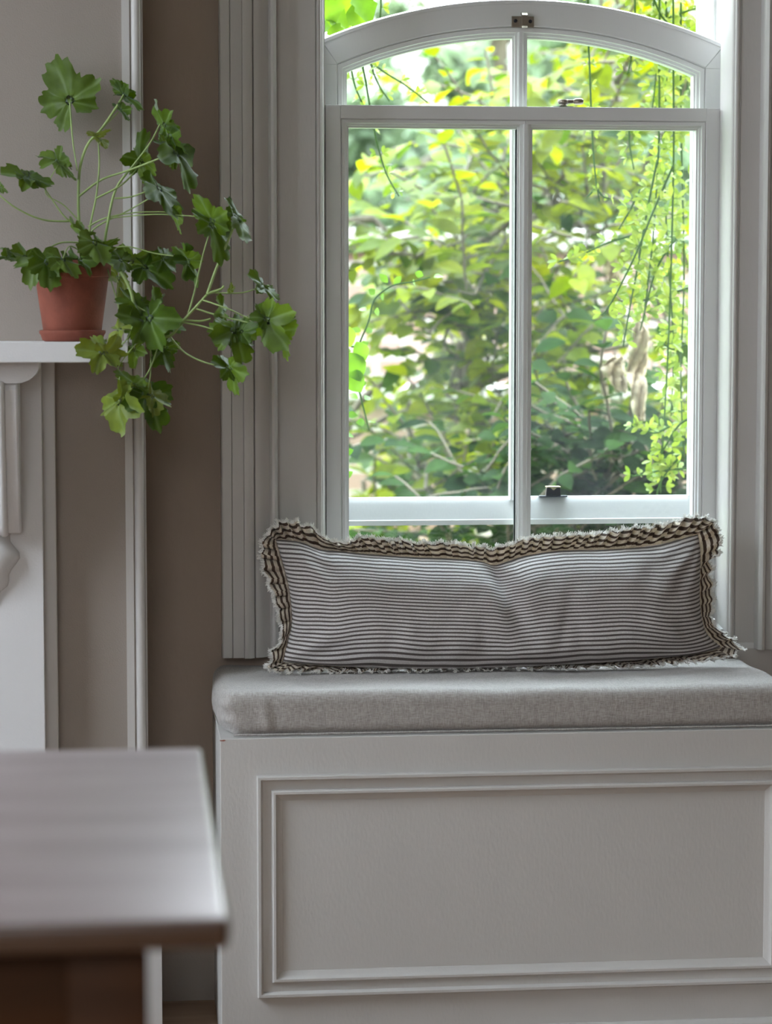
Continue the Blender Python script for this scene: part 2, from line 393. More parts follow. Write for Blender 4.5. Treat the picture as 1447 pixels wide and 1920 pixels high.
m = MB(); m.prism(casing(m, 1, X(1431, 4.0)), 'z', zb, zt); m.build('architrave', M['wood'], win, auto=35)
m = MB(); m.box((X(521, 4.0) - .094, YW - .05, zt), (X(1431, 4.0) + .094, YW, zt + .1)); m.build('architrave', M['wood'], win)
m = MB(); m.box((X(1384, yp) + .001, YW - .012, .45), (X(1431, 4.0) + .094, YW + .0, .592)); m.build('apron_board', M['wood'], win)
# flat linings + beads that hold the sashes
def lining(x0, x1, side):
    m = MB()
    xe = x1 if side < 0 else x0
    m.box((min(x0, x1), yp, zb), (max(x0, x1), YW + .01, zt))
    s = -side
    bead = [(xe, yp + .012), (xe, yp + .002), (xe + s * .001, yp - .001)] + [(xe + s * (.0055 + .0045 * math.sin(R(t))), yp + .003 - .0045 * math.cos(R(t))) for t in range(-60, 91, 15)] + [(xe + s * .0115, yp + .004), (xe + s * .0145, yp + .008), (xe + s * .0160, YS - .002), (xe - s * .01, YS - .002)]
    m.prism(bead, 'z', zb, zt)
    return m.build('lining', M['wood'], win, auto=40)
lining(X(519, yp), X(592, yp), -1)
lining(X(1384, yp), X(1433, yp), 1)
# box frame: jambs seen beside the sashes, outer stop, head and sill
m = MB()
m.box((SX0 - .04, YS - .004, zb), (SX0 - .0015, YU + .05, zt)); m.build('jamb', M['sash'], win)
m = MB()
m.box((SX1 + .0015, YS - .004, zb), (SX1 + .04, YU + .05, zt)); m.build('jamb', M['sash'], win)
for s, x in ((1, SX0), (-1, SX1)):
    m = MB(); m.box((x - s * .04, YU + .05, zb), (x + s * .004, YW + .30, zt)); m.build('outer_stop', M['sash'], win)
m = MB(); m.box((SX0 - .04, yp, zt - .004), (SX1 + .04, YW + .283, zt + .05)); m.build('head', M['sash'], win)
m = MB(); m.box((X(519, yp), yp - .001, .587), (X(1433, yp), YS + .002, Z(1200, YS)), ); 
m.prism([(YS - .06, .59), (YS - .06, .618), (YS + .0, Z(1168, YS)), (YW + .34, .60), (YW + .34, .58)], 'x', SX0 - .001, SX1 + .001)
m.build('sill', M['sash'], win)

EPS = .0006
prof_in = lambda y, w: [(0, y), (.0012, y + .0022), (.0024, y), (w * .50, y + .0015), (w * .55, y + .006), (w * .78, y + .0075), (w * .82, y + .012), (w, y + .013), (w, y + .034)]
# lower sash (in front)
MW = .0145
zl_top, zl_bot = Z(199, YS), Z(1166, YS)
oz1, oz0 = Z(240, YS) + MW, Z(1095, YS) - MW
lx0, lx1 = X(655, YS) - MW, X(970, YS) + MW
rx0, rx1 = X(998.5, YS) - MW, X(1305, YS) + MW
low = empty('lower_sash', (0, 0, 0)); low.parent = win
def frame_piece(name, x0, z0, x1, z1, y0, y1, mat, parent, bev=0.0008):
    m = MB(); m.box((x0, y0, z0), (x1, y1, z1)); return m.build(name, mat, parent, bevel=bev)
frame_piece('stile', SX0, zl_bot, lx0, zl_top, YS, YS + .042, M['sash'], low)
frame_piece('stile', rx1, zl_bot, SX1, zl_top, YS, YS + .042, M['sash'], low)
frame_piece('top_rail', lx0, oz1, rx1, zl_top, YS + .0002, YS + .042, M['sash'], low)
frame_piece('bottom_rail', lx0, zl_bot, rx1, oz0, YS + .0002, YS + .042, M['sash'], low)
# mouldings of both lights; their inner halves meet on the glazing bar
mid_l = (lx1 + rx0) / 2
w_bar = .5 * (X(998.5, YS) - X(970, YS))
m = MB()
for (a, b, c, d) in ((lx0, X(970, YS), 1, 0), (X(998.5, YS), rx1, 0, 1)):
    x0 = a if c else a - MW; x1 = b + MW if c else b
    ring(m, rect(x0, oz0, x1, oz1), prof_in(YS + .001, MW))
m.build('moulding', M['sash'], low, auto=30)
def bar(name, xm, hw, z0, z1, y, parent):
    pr = [(-hw, y + .034), (-hw, y + .012), (-hw * .78, y + .011), (-hw * .72, y + .006), (-hw * .42, y + .005), (-hw * .34, y + .0005), (-hw * .2, y - .001), (hw * .2, y - .001), (hw * .34, y + .0005), (hw * .42, y + .005), (hw * .72, y + .006), (hw * .78, y + .011), (hw, y + .012), (hw, y + .034)]
    m = MB(); m.prism([(xm + a, b) for a, b in pr][::-1], 'z', z0, z1); return m.build(name, M['sash'], parent, auto=30)
bar('glazing_bar', (X(970, YS) + X(998.5, YS)) / 2, w_bar, oz0 + MW * .5, oz1 - MW * .5, YS, low)
for a, b in ((X(655, YS), X(970, YS)), (X(998.5, YS), X(1305, YS))):
    m = MB(); m.box((a - .001, YS + .018, oz0 + MW - .002), (b + .001, YS + .021, oz1 - MW + .002)); m.build('pane', M['glass'], low)
# upper sash (outside, lowered so its arched head shows)
UX0, UX1 = X(603, YU), X(1351.5, YU)
up = empty('upper_sash', (0, 0, 0)); up.parent = win
def circ(x0, z0, x1, z1, zm, n=28):
    """arc from right to left through the crown"""
    xm = (x0 + x1) / 2; zs = (z0 + z1) / 2; s = zm - zs; h = (x1 - x0) / 2; rr = (h * h + s * s) / (2 * s)
    a = math.asin(h / rr)
    return [(xm + rr * math.sin(a - 2 * a * i / n), zm - rr + rr * math.cos(a - 2 * a * i / n)) for i in range(n + 1)]
zsp = (P(612, 72, YU).z + P(1351, 92, YU).z) / 2; zcr = P(980, 2, YU).z
gx0, gx1 = X(632, YU), X(1318, YU)                 # outer edge of the glazing moulding
gsp = (P(632, 119, YU).z + P(1318, 129, YU).z) / 2; gcr = P(975, 50, YU).z
zrail1, zrail0 = Z(934, YU), Z(984, YU)
outer_arc = circ(UX0, zsp, UX1, zsp, zcr); inner_arc = circ(gx0, gsp, gx1, gsp, gcr)
m = MB(); n = len(outer_arc)
vs = []; fs = []
for y in (YU, YU + .042):
    vs += [(x, y, z) for x, z in outer_arc] + [(x, y, z) for x, z in inner_arc]
for i in range(n - 1):
    fs += [(i, i + 1, n + i + 1, n + i), (2 * n + i, 3 * n + i, 3 * n + i + 1, 2 * n + i + 1), (i, 2 * n + i, 2 * n + i + 1, i + 1), (n + i, n + i + 1, 3 * n + i + 1, 3 * n + i)]
fs += [(0, n, 3 * n, 2 * n), (n - 1, 3 * n - 1, 4 * n - 1, 2 * n - 1)]
m.add(vs, fs); m.build('arched_head', M['sash'], up, auto=40, bevel=.002)
# thin lip along the crown of the arch
m = MB(); lip = [(x, z + .0035) for x, z in outer_arc]
vs = []
for (x, z), (a, b) in zip(outer_arc, lip): vs += [(x, YU - .002, z - .0045), (x, YU - .002, z + .0015), (x, YU + .010, z + .005), (x, YU + .044, z + .005), (x, YU + .044, z - .0045)]
fs = [(5 * i + k, 5 * i + (k + 1) % 5, 5 * i + 5 + (k + 1) % 5, 5 * i + 5 + k) for i in range(n - 1) for k in range(5)]
m.add(vs, fs); m.build('weather_lip', M['sash'], up, auto=50)
frame_piece('stile', UX0, zrail0, gx0 - .0, gsp, YU + .0003, YU + .042, M['sash'], up)
frame_piece('stile', gx1, zrail0, UX1, gsp, YU + .0003, YU + .042, M['sash'], up)
m = MB(); m.add([(UX0, YU, gsp), (gx0, YU, gsp), (gx0, YU, gsp + .001), (UX0, YU, zsp), (UX0, YU + .042, gsp), (gx0, YU + .042, gsp), (gx0, YU + .042, gsp + .001), (UX0, YU + .042, zsp)], [(0, 1, 2, 3), (4, 7, 6, 5), (0, 4, 5, 1), (0, 3, 7, 4)])
m.add([(UX1, YU, gsp), (gx1, YU, gsp), (gx1, YU, gsp + .001), (UX1, YU, zsp), (UX1, YU + .042, gsp), (gx1, YU + .042, gsp), (gx1, YU + .042, gsp + .001), (UX1, YU + .042, zsp)], [(0, 3, 2, 1), (4, 5, 6, 7), (0, 1, 5, 4), (0, 4, 7, 3)])
m.build('haunch', M['sash'], up)
UW = X(652, YU) - gx0
poly = [(gx0, zrail1 - UW + .001), (gx1, zrail1 - UW + .001)] + inner_arc
m = MB(); ring(m, poly, prof_in(YU + .0008, UW), (0,)); m.build('moulding', M['sash'], up, auto=30)
bx = (X(962, YU, 130) + X(990, YU, 130)) / 2; bw = (X(990, YU) - X(962, YU)) / 2
bar('glazing_bar', bx, bw, zrail1 - .005, gcr - UW * .5, YU, up)
# bottom rail, its inner face sloped up towards the daylight
m = MB()
m.prism([(YU + .042, zrail0 + .0), (YU + .0, zrail0), (YU + .0, zrail0 + .0085), (YU + .0065, zrail0 + .0095), (YU + .020, zrail1 - .012), (YU + .022, zrail1 - .008), (YU + .028, zrail1), (YU + .042, zrail1)][::-1], 'x', gx0 - .002, gx1 + .002)
m.build('bottom_rail', M['sash'], up, auto=20)
for a, b in ((gx0 + UW, bx - bw), (bx + bw, gx1 - UW)):
    ia = offset_poly(poly, UW - .001)[2:]
    top = [(x, z) for x, z in ia if a - .004 <= x <= b + .004]
    pl = [(a - .001, zrail1 - .002), (b + .001, zrail1 - .002), (b + .001, top[0][1])] + top + [(a - .001, top[-1][1])]
    m = MB(); m.prism(pl[::-1], 'y', YU + .019, YU + .022); m.build('pane', M['glass'], up)
# fittings
hk = MB(); a, b = P(958.5, 51, YU), P(1000.5, 31, YU)
hk.box((a.x, YU - .0025, a.z), (b.x, YU, b.z)); ho = hk.build('hook_plate', M['nickel'], up, bevel=.0006)
k = MB(); a, b = P(978, 52, YU - .012), P(989, 24, YU - .012)
k.prism([(YU - .002, a.z + .001), (YU - .011, a.z), (YU - .014, a.z + .003), (YU - .014, b.z - .004), (YU - .010, b.z), (YU + .0, b.z + .002), (YU + .0, b.z - .002), (YU - .008, b.z - .004), (YU - .0105, b.z - .007), (YU - .0105, a.z + .004), (YU - .002, a.z + .004)], 'x', a.x, b.x)
k.build('hook_strap', M['nickel'], ho, auto=30)
for px, py in ((966, 39.5), (993.5, 40.5)):
    k = MB(); q = P(px, py, YU); k.lathe([(.0, .004), (.0028, .0036), (.0033, .0026), (.0033, .002)], q, 16, 'y'); k.build('screw', M['dark_metal'], ho, smooth=True)
ct = MB(); q = P(1058, 198, YS); zz = zl_top
ct.rbox((q.x, YS + .022, zz + .0012), (.036, .018, .0026), .001)
co = ct.build('catch_base', M['dark_metal'], low, auto=40)
k = MB(); k.lathe([(0, .0035), (.0055, .0035), (.006, .004), (.006, .0065), (.0085, .0072), (.0098, .009), (.0098, .0125), (.0085, .0142), (0, .0148)], (X(1058, YS) , YS + .022, zz), 24); k.build('catch_pivot', M['nickel'], co, auto=50)
k = MB(); q2 = X(1085, YS)
k.rbox((X(1070, YS), YS + .018, zz + .0108), (.024, .006, .006), .0015)
k.lathe([(0, -.009), (.003, -.009), (.0048, -.006), (.0055, 0), (.0055, .004), (.0042, .0078), (0, .009)], (q2, YS + .016, zz + .0108), 20, 'x'); k.build('catch_lever', M['nickel'], co, auto=50)
kp = MB(); q = P(1040, 940, YU); zz = zrail1
kp.rbox((q.x, YU + .020, zz + .001), (.050, .016, .0024), .001); ko = kp.build('keeper_plate', M['dark_metal'], up, auto=40)
k = MB(); x0 = q.x; top = zz + .0165
k.prism([(x0 - .0135, zz), (x0 + .0135, zz), (x0 + .0118, top), (x0 + .004, top), (x0 + .002, top - .004), (x0 - .002, top - .004), (x0 - .004, top), (x0 - .0118, top)], 'y', YU + .014, YU + .027); k.build('keeper', M['dark_metal'], ko, bevel=.0008)
k = MB(); k.prism([(x0 - .0125, top + .0002), (x0 - .006, top), (x0, top - .0045), (x0 + .006, top), (x0 + .0125, top + .0002), (x0 + .0125, top + .0022), (x0 - .0125, top + .0022)], 'y', YU + .012, YU + .028); k.build('keeper_cap', M['brass'], ko, bevel=.0005)

# ------------------------------------------------------------------ mantelpiece
man = empty('fireplace_mantel', (X(-80, YC), YC, 0), 'white painted fireplace surround whose shelf carries the potted geranium', 'fireplace')
ys = 3.670; zs1 = Z(641, ys, 100); zs0 = Z(680, ys, 100); xsr = X(240, ys, 660)
xl = -1.46
m = MB(); m.box((xl, ys, zs0), (xsr, YC, zs1)); m.build('shelf', M['mantel'], man, bevel=.0015)
pxr = X(76, 3.805); pw = .22
backb = MB(); backb.box((xl + .06, 3.835, 0), (X(101, 3.835), YC, zs0)); 
m = MB(); m.box((xl + .10, 3.830, 0), (X(101, 3.830, 1000), YC, zs0)); mbk = m
# back board is a frame around the opening
mbk = MB(); xbr = X(101, 3.830); xbl = xl + (xsr - xbr)
mbk.box((xbr - .25, 3.830, 0), (xbr, YC, zs0)); mbk.box((xbl, 3.830, 0), (xbl + .25, YC, zs0)); mbk.box((xbl + .25, 3.830, .86), (xbr - .25, YC, zs0)); mbk.build('back_board', M['wood'], man, bevel=.0012)
for sgn, x in ((1, pxr), (-1, xl + (xsr - pxr))):
    m = MB(); m.box((x - sgn * pw, 3.805, 0), (x, 3.840, zs0)); m.build('pilaster', M['mantel'], man, bevel=.001)
    # cove under the shelf
    ym = 3.710; ex = X(72, ym) if sgn > 0 else xl + (xsr - X(72, ym)); cx1 = .036
    zc1 = zs0; zc0 = Z(719, ym, 20)
    m = MB(); pts = []
    for i in range(9):
        t = i / 8; pts.append((ex - sgn * cx1 * (1 - math.cos(R(90 * t)) ), zc1 - .004 - (zc1 - .004 - zc0) * math.sin(R(90 * t))))
    inner = ex - sgn * (pw + .02)
    pts = [(ex, zc1)] + pts + [(inner, zc0), (inner, zc1)]
    m.prism(pts if sgn < 0 else pts[::-1], 'y', ym, 3.830); m.build('bed_moulding', M['mantel'], man, auto=30)
    # scrolled corbel
    cxr = X(32, 3.720) if sgn > 0 else xl + (xsr - X(32, 3.720)); cw = .085
    z1 = zc0; z0 = Z(1005, 3.740, 20)
    side = [(3.810, z1), (3.715, z1), (3.712, z1 - .01), (3.718, z1 - .05), (3.732, z1 - .11), (3.748, z1 - .17), (3.762, z0 + .03), (3.772, z0 + .012), (3.785, z0), (3.810, z0)]
    m = MB(); xa, xb2 = cxr - sgn * cw, cxr
    m.prism([(y, z) for y, z in side], 'x', min(xa, xb2), max(xa, xb2))
    co = m.build('corbel', M['mantel'], man, auto=25, bevel=.003)
    m = MB()      # raised rib down the middle of the scroll
    xm = (xa + xb2) / 2
    for off in (0,):
        pts = [Vector((xm + sgn * .016, y - .003, z)) for y, z in side[1:9]]
        m.tube(smooth_path(pts, 4), .007, 10)
        pts = [Vector((xm - sgn * .016, y - .003, z)) for y, z in side[1:9]]
        m.tube(smooth_path(pts, 4), .007, 10)
    m.build('corbel_rib', M['mantel'], co, smooth=True)
    # leaf-shaped drop under the scroll
    m = MB(); zc = Z(1062, 3.780, 10); cxm = xm
    rows = 14; vs = []; fs = []
    zz1, zz0 = z0 + .012, Z(1132, 3.790, 0)
    for i in range(rows + 1):
        t = i / rows; z = zz1 + (zz0 - zz1) * t
        w = .034 * math.sin(math.pi * min(1, (t * .62 + .22))) * (1.0 if t < .55 else max(.08, 1 - (t - .55) / .45 * .92)) + (.006 * math.cos(t * 16) if t < .8 else 0)
        d = .030 * math.sin(math.pi * (1 - (1 - t) ** 1.4) * .9 + .15) * (1 - t * .3) + .004
        for j in range(13):
            a = math.pi * j / 12
            vs.append((cxm - math.cos(a) * max(.002, w), 3.807 - math.sin(a) * d, z))
    for i in range(rows):
        for j in range(12):
            q = i * 13 + j; fs.append((q, q + 1, q + 14, q + 13))
    m.add(vs, fs); m.build('corbel_drop', M['mantel'], co, smooth=True)
m = MB(); m.box((xbl + .25, 3.845, .0), (xbr - .25, 3.856, .86)); m.build('firebox', M['firebox'], man)
m = MB(); m.box((xbl - .04, 3.420, 0), (xbr + .0, 3.800, .03)); tag(m.build('hearth', M['stone']), 'grey stone hearth slab below the mantelpiece', 'hearth')

# ------------------------------------------------------------------ window seat box
bench = empty('window_seat', (X(930, YF), YF, 0), 'white panelled box seat built under the window, below the grey cushion', 'bench')
bxl = X(412.5, YF, 1385); bxr = X(1500, YF, 1400); bzt = P(413, 1386, YF).z
m = MB(); m.box((bxl, YF, 0), (bxr, YW, bzt)); m.build('box', M['bench'], bench, bevel=.0012)
zo1p = P(484, 1454, YF).z; zo0p = P(484, 1869, YF).z; xo0p = X(482, YF, 1650); xo1p = X(1478, YF, 1650)
pr = [(0, YF + .001), (0, YF - .010), (.0015, YF - .012), (.0055, YF - .012), (.0075, YF - .009), (.009, YF - .005), (.014, YF - .004), (.020, YF - .003), (.0225, YF - .0025), (.0235, YF - .008), (.0255, YF - .010), (.029, YF - .010), (.031, YF - .006), (.034, YF - .0035), (.040, YF - .001), (.041, YF + .001)]
m = MB(); ring(m, rect(xo0p, zo0p, xo1p, zo1p), pr); m.build('panel_moulding', M['bench'], bench, auto=30)
m = MB(); zp = P(1447, 1906, YF).z
m.prism([(YF + .001, .0), (YF - .014, .0), (YF - .014, zp - .012), (YF - .011, zp - .006), (YF - .006, zp - .003), (YF - .003, zp), (YF + .001, zp)], 'x', bxl + .42, bxr); m.build('plinth', M['bench'], bench, auto=30)
m = MB(); q = P(417, 1388.5, YF); m.prism([(q.x - .004, q.z - .0008), (q.x + .002, q.z - .0012), (q.x + .0055, q.z - .0002), (q.x + .003, q.z + .0012), (q.x - .001, q.z + .0004), (q.x - .004, q.z + .001)], 'y', YF - .0004, YF + .0001); m.build('paint_chip', M['terracotta'], bench)

# seat pad
cz0, cz1 = bzt + .0005, bzt + .070
cxl, cxr = bxl + .002, X(1482, 3.75, 1300)
cy0, cy1 = YF + .012, YW - .002
def pad(q):
    x, y, z = q; t = (z - cz0) / (cz1 - cz0)
    u = (x - cxl) / (cxr - cxl)
    n = noise.noise(Vector((x * 6, y * 9, 0))) * .0022 + noise.noise(Vector((x * 22, y * 22, z * 15))) * .0007
    # the cover is tucked in at the front corners
    c = max(0, 1 - abs(x - cxl) / .055) * max(0, 1 - (y - cy0) / .06)
    x += c * .020 * (1 - t) + c * .003 * math.sin(z * 260)
    y += c * .006 * (1 - t)
    e = max(0, 1 - abs(x - cxl) / .05) * max(0, 1 - abs(y - (cy0 + cy1) / 2) / .2)
    x -= e * .009 * math.sin(math.pi * min(1, max(0, t)))
    f = max(0, 1 - (y - cy0) / .02)                   # soft folds on the front border
    for fx, s in ((.073, 1.0), (.055, -.5), (.31, .3), (.62, .25), (.9, .3)):
        dd = (x - cxl - fx - .01 * (1 - t)) / .006
        y += f * s * .0028 * dd * math.exp(-dd * dd / 2) * (1 - abs(t - .4))
    top = max(0, t) * .5
    z += n * t * 1.6 - t * .002 * math.sin(math.pi * u)
    y += n * f
    return Vector((x, y, z))
m = MB(); m.rbox(((cxl + cxr) / 2, (cy0 + cy1) / 2, (cz0 + cz1) / 2), (cxr - cxl, cy1 - cy0, cz1 - cz0), .019, 6, (150, 34, 6), pad)
cu = m.build('seat_cushion', M['linen'], smooth=True); tag(cu, 'long grey linen seat pad lying on the white box seat', 'cushion')
m = MB()       # stitched seam along the bottom edge
pts = [Vector((cxl + .02 + (cxr - cxl - .03) * i / 80, cy0 - .0005, cz0 + .0032 + .0006 * noise.noise(Vector((i * .4, 0, 0))))) for i in range(81)]
m.tube(pts, .0017, 6); m.build('piping', M['linen'], cu, smooth=True)

# ------------------------------------------------------------------ ruffled lumbar pillow
def poly_at(pts, t):
    """point at fraction t of the chord length"""
    L = [0]
    for a, b in zip(pts, pts[1:]): L.append(L[-1] + math.dist(a, b))
    s = t * L[-1]
    for i in range(len(pts) - 1):
        if s <= L[i + 1] or i == len(pts) - 2:
            k = (s - L[i]) / max(1e-9, L[i + 1] - L[i]); 
            p0 = pts[max(0, i - 1)]; p1 = pts[i]; p2 = pts[i + 1]; p3 = pts[min(len(pts) - 1, i + 2)]
            f = lambda a, b, c, d: .5 * (2 * b + (c - a) * k + (2 * a - 5 * b + 4 * c - d) * k * k + (3 * b - a - 3 * c + d) * k ** 3)
            return (f(p0[0], p1[0], p2[0], p3[0]), f(p0[1], p1[1], p2[1], p3[1]))
YP0, YP1 = 3.945, 3.985
zlo, zhi = 1250, 1010
def PY(py): return YP0 + (YP1 - YP0) * (zlo - py) / (zlo - zhi)
Bt = [(517, 1012), (560, 1016), (600, 1030), (640, 1034), (700, 1040), (780, 1045), (850, 1048), (900, 1053), (925, 1060), (950, 1053), (990, 1041), (1050, 1033), (1120, 1031), (1180, 1028), (1240, 1020), (1308, 1002)]
Bb = [(530, 1241), (600, 1247), (700, 1252), (800, 1254), (900, 1252), (1000, 1248), (1100, 1243), (1200, 1236), (1300, 1226), (1352, 1213)]
Bl = [(530, 1241), (540, 1200), (547, 1165), (545, 1125), (538, 1085), (527, 1045), (517, 1012)]
Br = [(1352, 1213), (1325, 1188), (1313, 1150), (1310, 1110), (1311, 1070), (1312, 1030), (1308, 1002)]
def body2d(u, v):
    a = poly_at(Bb, u); b = poly_at(Bt, u); c = poly_at(Bl, v); d = poly_at(Br, v)
    x = (1 - v) * a[0] + v * b[0] + (1 - u) * c[0] + u * d[0] - ((1 - u) * (1 - v) * Bb[0][0] + u * (1 - v) * Bb[-1][0] + (1 - u) * v * Bt[0][0] + u * v * Bt[-1][0])
    y = (1 - v) * a[1] + v * b[1] + (1 - u) * c[1] + u * d[1] - ((1 - u) * (1 - v) * Bb[0][1] + u * (1 - v) * Bb[-1][1] + (1 - u) * v * Bt[0][1] + u * v * Bt[-1][1])
    return x, y
def puff(u, v, front):
    a = max(0, 1 - abs(2 * u - 1) ** 5.0) ** .55; b = max(0, 1 - abs(2 * v - 1) ** 2.6) ** .60
    h = a * b
    h *= 1 + .10 * math.sin(u * 7 + 1) * (v - .3)
    # chopped dent running down from the top edge
    cu = .505 + .085 * (1 - v); g = math.exp(-((u - cu) / .030) ** 2) * max(0, v - .15) ** 1.1
    cu2 = .56 + .03 * (1 - v); g2 = math.exp(-((u - cu2) / .055) ** 2) * v
    return h, g - .28 * g2
NU, NV = 220, 90
pill = empty('striped_pillow', (X(930, 3.97), 3.97, cz1), 'long striped ticking pillow with a ruffled edge leaning on the window', 'pillow')
vs = []; uvs = []; fs = []
for side in (0, 1):
    for j in range(NV + 1):
        for i in range(NU + 1):
            u = i / NU; v = j / NV
            x, y = body2d(u, v); p = P(x, y, PY(y)); h, g = puff(u, v, side == 0)
            w = 0; edge = min(u, 1 - u, v * .3, (1 - v) * .3)
            q = Vector((u * 9, v * 3.2, side * 7))
            w += noise.noise(q) * .0045 + noise.noise(q * 2.7 + Vector((3, 0, 0))) * .0022
            # gathers pulling from the seams
            for (e, f, s) in ((1 - v, u * 120, 6), (v, u * 105, 6), (u * 3.4, v * 42, 5), ((1 - u) * 3.4, v * 42, 5)):
                w += .0022 * math.exp(-e * s * 1.6) * noise.noise(Vector((f * .35, e * 2, side * 5 + s)))
            # fan of creases from the corners
            for (cx, cy) in ((0, 1), (1, 1), (0, 0), (1, 0)):
                du, dv = (u - cx) * 3.3, v - cy; rr = math.hypot(du, dv)
                if rr < .9 and rr > 1e-4: w += .004 * math.sin(11 * math.atan2(abs(dv), abs(du))) * math.exp(-((rr - .3) / .22) ** 2)
            # slanting creases
            for (c0, c1, vv, ww, am) in ((.62, .70, .45, .02, .004), (.70, .66, .30, .018, .003), (.46, .44, .35, .02, .003), (.80, .88, .8, .02, .004), (.23, .25, .2, .025, .003)):
                cc = c0 + (c1 - c0) * v; w -= am * math.exp(-((u - cc) / ww) ** 2) * math.exp(-((v - vv) / .25) ** 2)
            hh = h * (.072 if side == 0 else .045) + (w * h if side == 0 else w * .3 * h)
            if side == 0: hh -= g * .034 * min(1, h * 1.6)
            p.y += -hh if side == 0 else hh * .9
            if side == 0: p.z += h * .010 * (1 - v) * 0 + (-.012 * h * math.exp(-((1 - v) / .2)) * 0)
            # the sheet of the cloth sags over the pad
            p.z = max(p.z, cz1 + .005)
            vs.append(p); e_ = min(1, min(u, 1 - u) / .22); e_ = e_ * e_ * (3 - 2 * e_)
            uvs.append((u, v + (v ** 1.42 - v) * e_ + .007 * noise.noise(Vector((u * 14, v * 4, 2))) + .004 * noise.noise(Vector((u * 60, v * 3, 6))) * math.exp(-(1 - v) * 7)))
base = (NU + 1) * (NV + 1)
for side in (0, 1):
    for j in range(NV):
        for i in range(NU):
            a = side * base + j * (NU + 1) + i; f = (a, a + 1, a + NU + 2, a + NU + 1)
            fs.append(f if side == 0 else f[::-1])
m = MB(); m.add(vs, fs, uvs); m.build('pillow_case', M['ticking'], pill, smooth=True)
# ruffle: a pleated band sewn round the whole edge
inner = []; outer = []
Ot = [(500, 1002), (512, 988), (532, 978), (560, 981), (590, 992), (612, 1010), (640, 1016), (660, 1013), (672, 1006), (720, 1010), (780, 1017), (850, 1020), (900, 1024), (925, 1028), (950, 1022), (990, 1010), (1050, 1004), (1120, 1000), (1180, 990), (1240, 984), (1285, 971), (1318, 969), (1338, 982)]
Or_ = [(1338, 982), (1348, 1005), (1346, 1030), (1332, 1050), (1332, 1080), (1334, 1110), (1333, 1140), (1330, 1160), (1345, 1178), (1362, 1190), (1376, 1202), (1384, 1216)]
Ob = [(1384, 1216), (1370, 1228), (1340, 1234), (1300, 1238), (1200, 1248), (1100, 1255), (1000, 1260), (900, 1264), (800, 1267), (700, 1264), (600, 1259), (540, 1258), (500, 1254)]
Ol = [(500, 1254), (508, 1232), (512, 1215), (528, 1200), (526, 1170), (520, 1135), (508, 1100), (494, 1065), (490, 1035), (493, 1015), (500, 1002)]
loops = [(Bt, Ot, 1), (list(reversed(Br)), Or_, .9), (list(reversed(Bb)), Ob, 1), (Bl, Ol, .9)]
segs = (1120, 300, 1120, 300)
ring_pts = []
for (bi, bo, _), n in zip(loops, segs):
    for i in range(n): ring_pts.append((poly_at(bi, i / n), poly_at(bo, i / n)))
NR = len(ring_pts); K = 9; vs = []; uvs = []; edge_pts = []
phase = 0
for i, (a, b) in enumerate(ring_pts):
    s = i / NR
    n1 = noise.noise(Vector((i * .0105, 0, 0))); phase += .22 + .17 * n1
    blk = int(phase / math.pi); rb = random.Random(blk); boff = rb.uniform(-.05, .05); bz = rb.uniform(-1.6, 1.6); bsc = rb.uniform(.86, 1.14)
    bottom = 1420 <= i < 2540
    amp = (.0075 if not bottom else .010) * (1 + .6 * noise.noise(Vector((i * .025, 5, 0))))
    jag = noise.noise(Vector((i * .03, 9, 0))) * .10 + noise.noise(Vector((i * .11, 3, 0))) * .05
    for k in range(K + 1):
        t = k / K; tt = t * (1 + jag)
        x = a[0] + (b[0] - a[0]) * tt; y = a[1] + (b[1] - a[1]) * tt
        x += 2.6 * t * math.sin(phase * .83 + 1) * (1 if not bottom else 1.3)
        if not bottom: y += (1.5 * math.sin(phase) + bz) * t
        p = P(x, y, PY(y))
        p.y += -.006 * (t if t < .5 else 1 - t) + amp * 1.5 * (.3 + .7 * t) * (1 - 2 * abs(math.sin(phase / 2)) ** .7) * min(1, t * 3) - (.012 * t if bottom else 0)
        if bottom: p.z = max(p.z, cz1 + .0015 + .004 * (1 - t)); p.z += .0025 * t * (1 + math.sin(phase * 1.3))
        vs.append(p); uvs.append((s * 60, .03 + t * .90 * bsc + boff * min(1, t * 4) + .012 * math.sin(phase)))
    edge_pts.append((Vector(vs[-1]), (Vector(vs[-1]) - Vector(vs[-3])).normalized()))
fs = [((i * (K + 1) + k), ((i + 1) % NR) * (K + 1) + k, ((i + 1) % NR) * (K + 1) + k + 1, i * (K + 1) + k + 1) for i in range(NR) for k in range(K)]
m = MB(); m.add(vs, fs, uvs); ru = m.build('ruffle', M['ruffle'], pill, smooth=True)
sm = ru.modifiers.new('thickness', 'SOLIDIFY'); sm.thickness = .0006
m = MB()
for i in range(0, NR):
    p, d = edge_pts[i]
    for _ in range(2):
        q = p + Vector((random.uniform(-.0008, .0008), random.uniform(-.001, .001), random.uniform(-.0006, .0006)))
        ln = random.uniform(.0025, .0075); dd = (d + Vector((random.uniform(-.7, .7), random.uniform(-.7, .5), random.uniform(-.5, .5)))).normalized()
        e = q + dd * ln * .5; f = e + (dd + Vector((random.uniform(-.8, .8), 0, random.uniform(-.8, .8)))).normalized() * ln * .5
        if f.z < cz1 + .001: f.z = cz1 + .001
        m.tube([q - d * .0012, e, f], [.0006, .0006, .0004], 3, False)
m.build('fringe', M['thread'], pill)

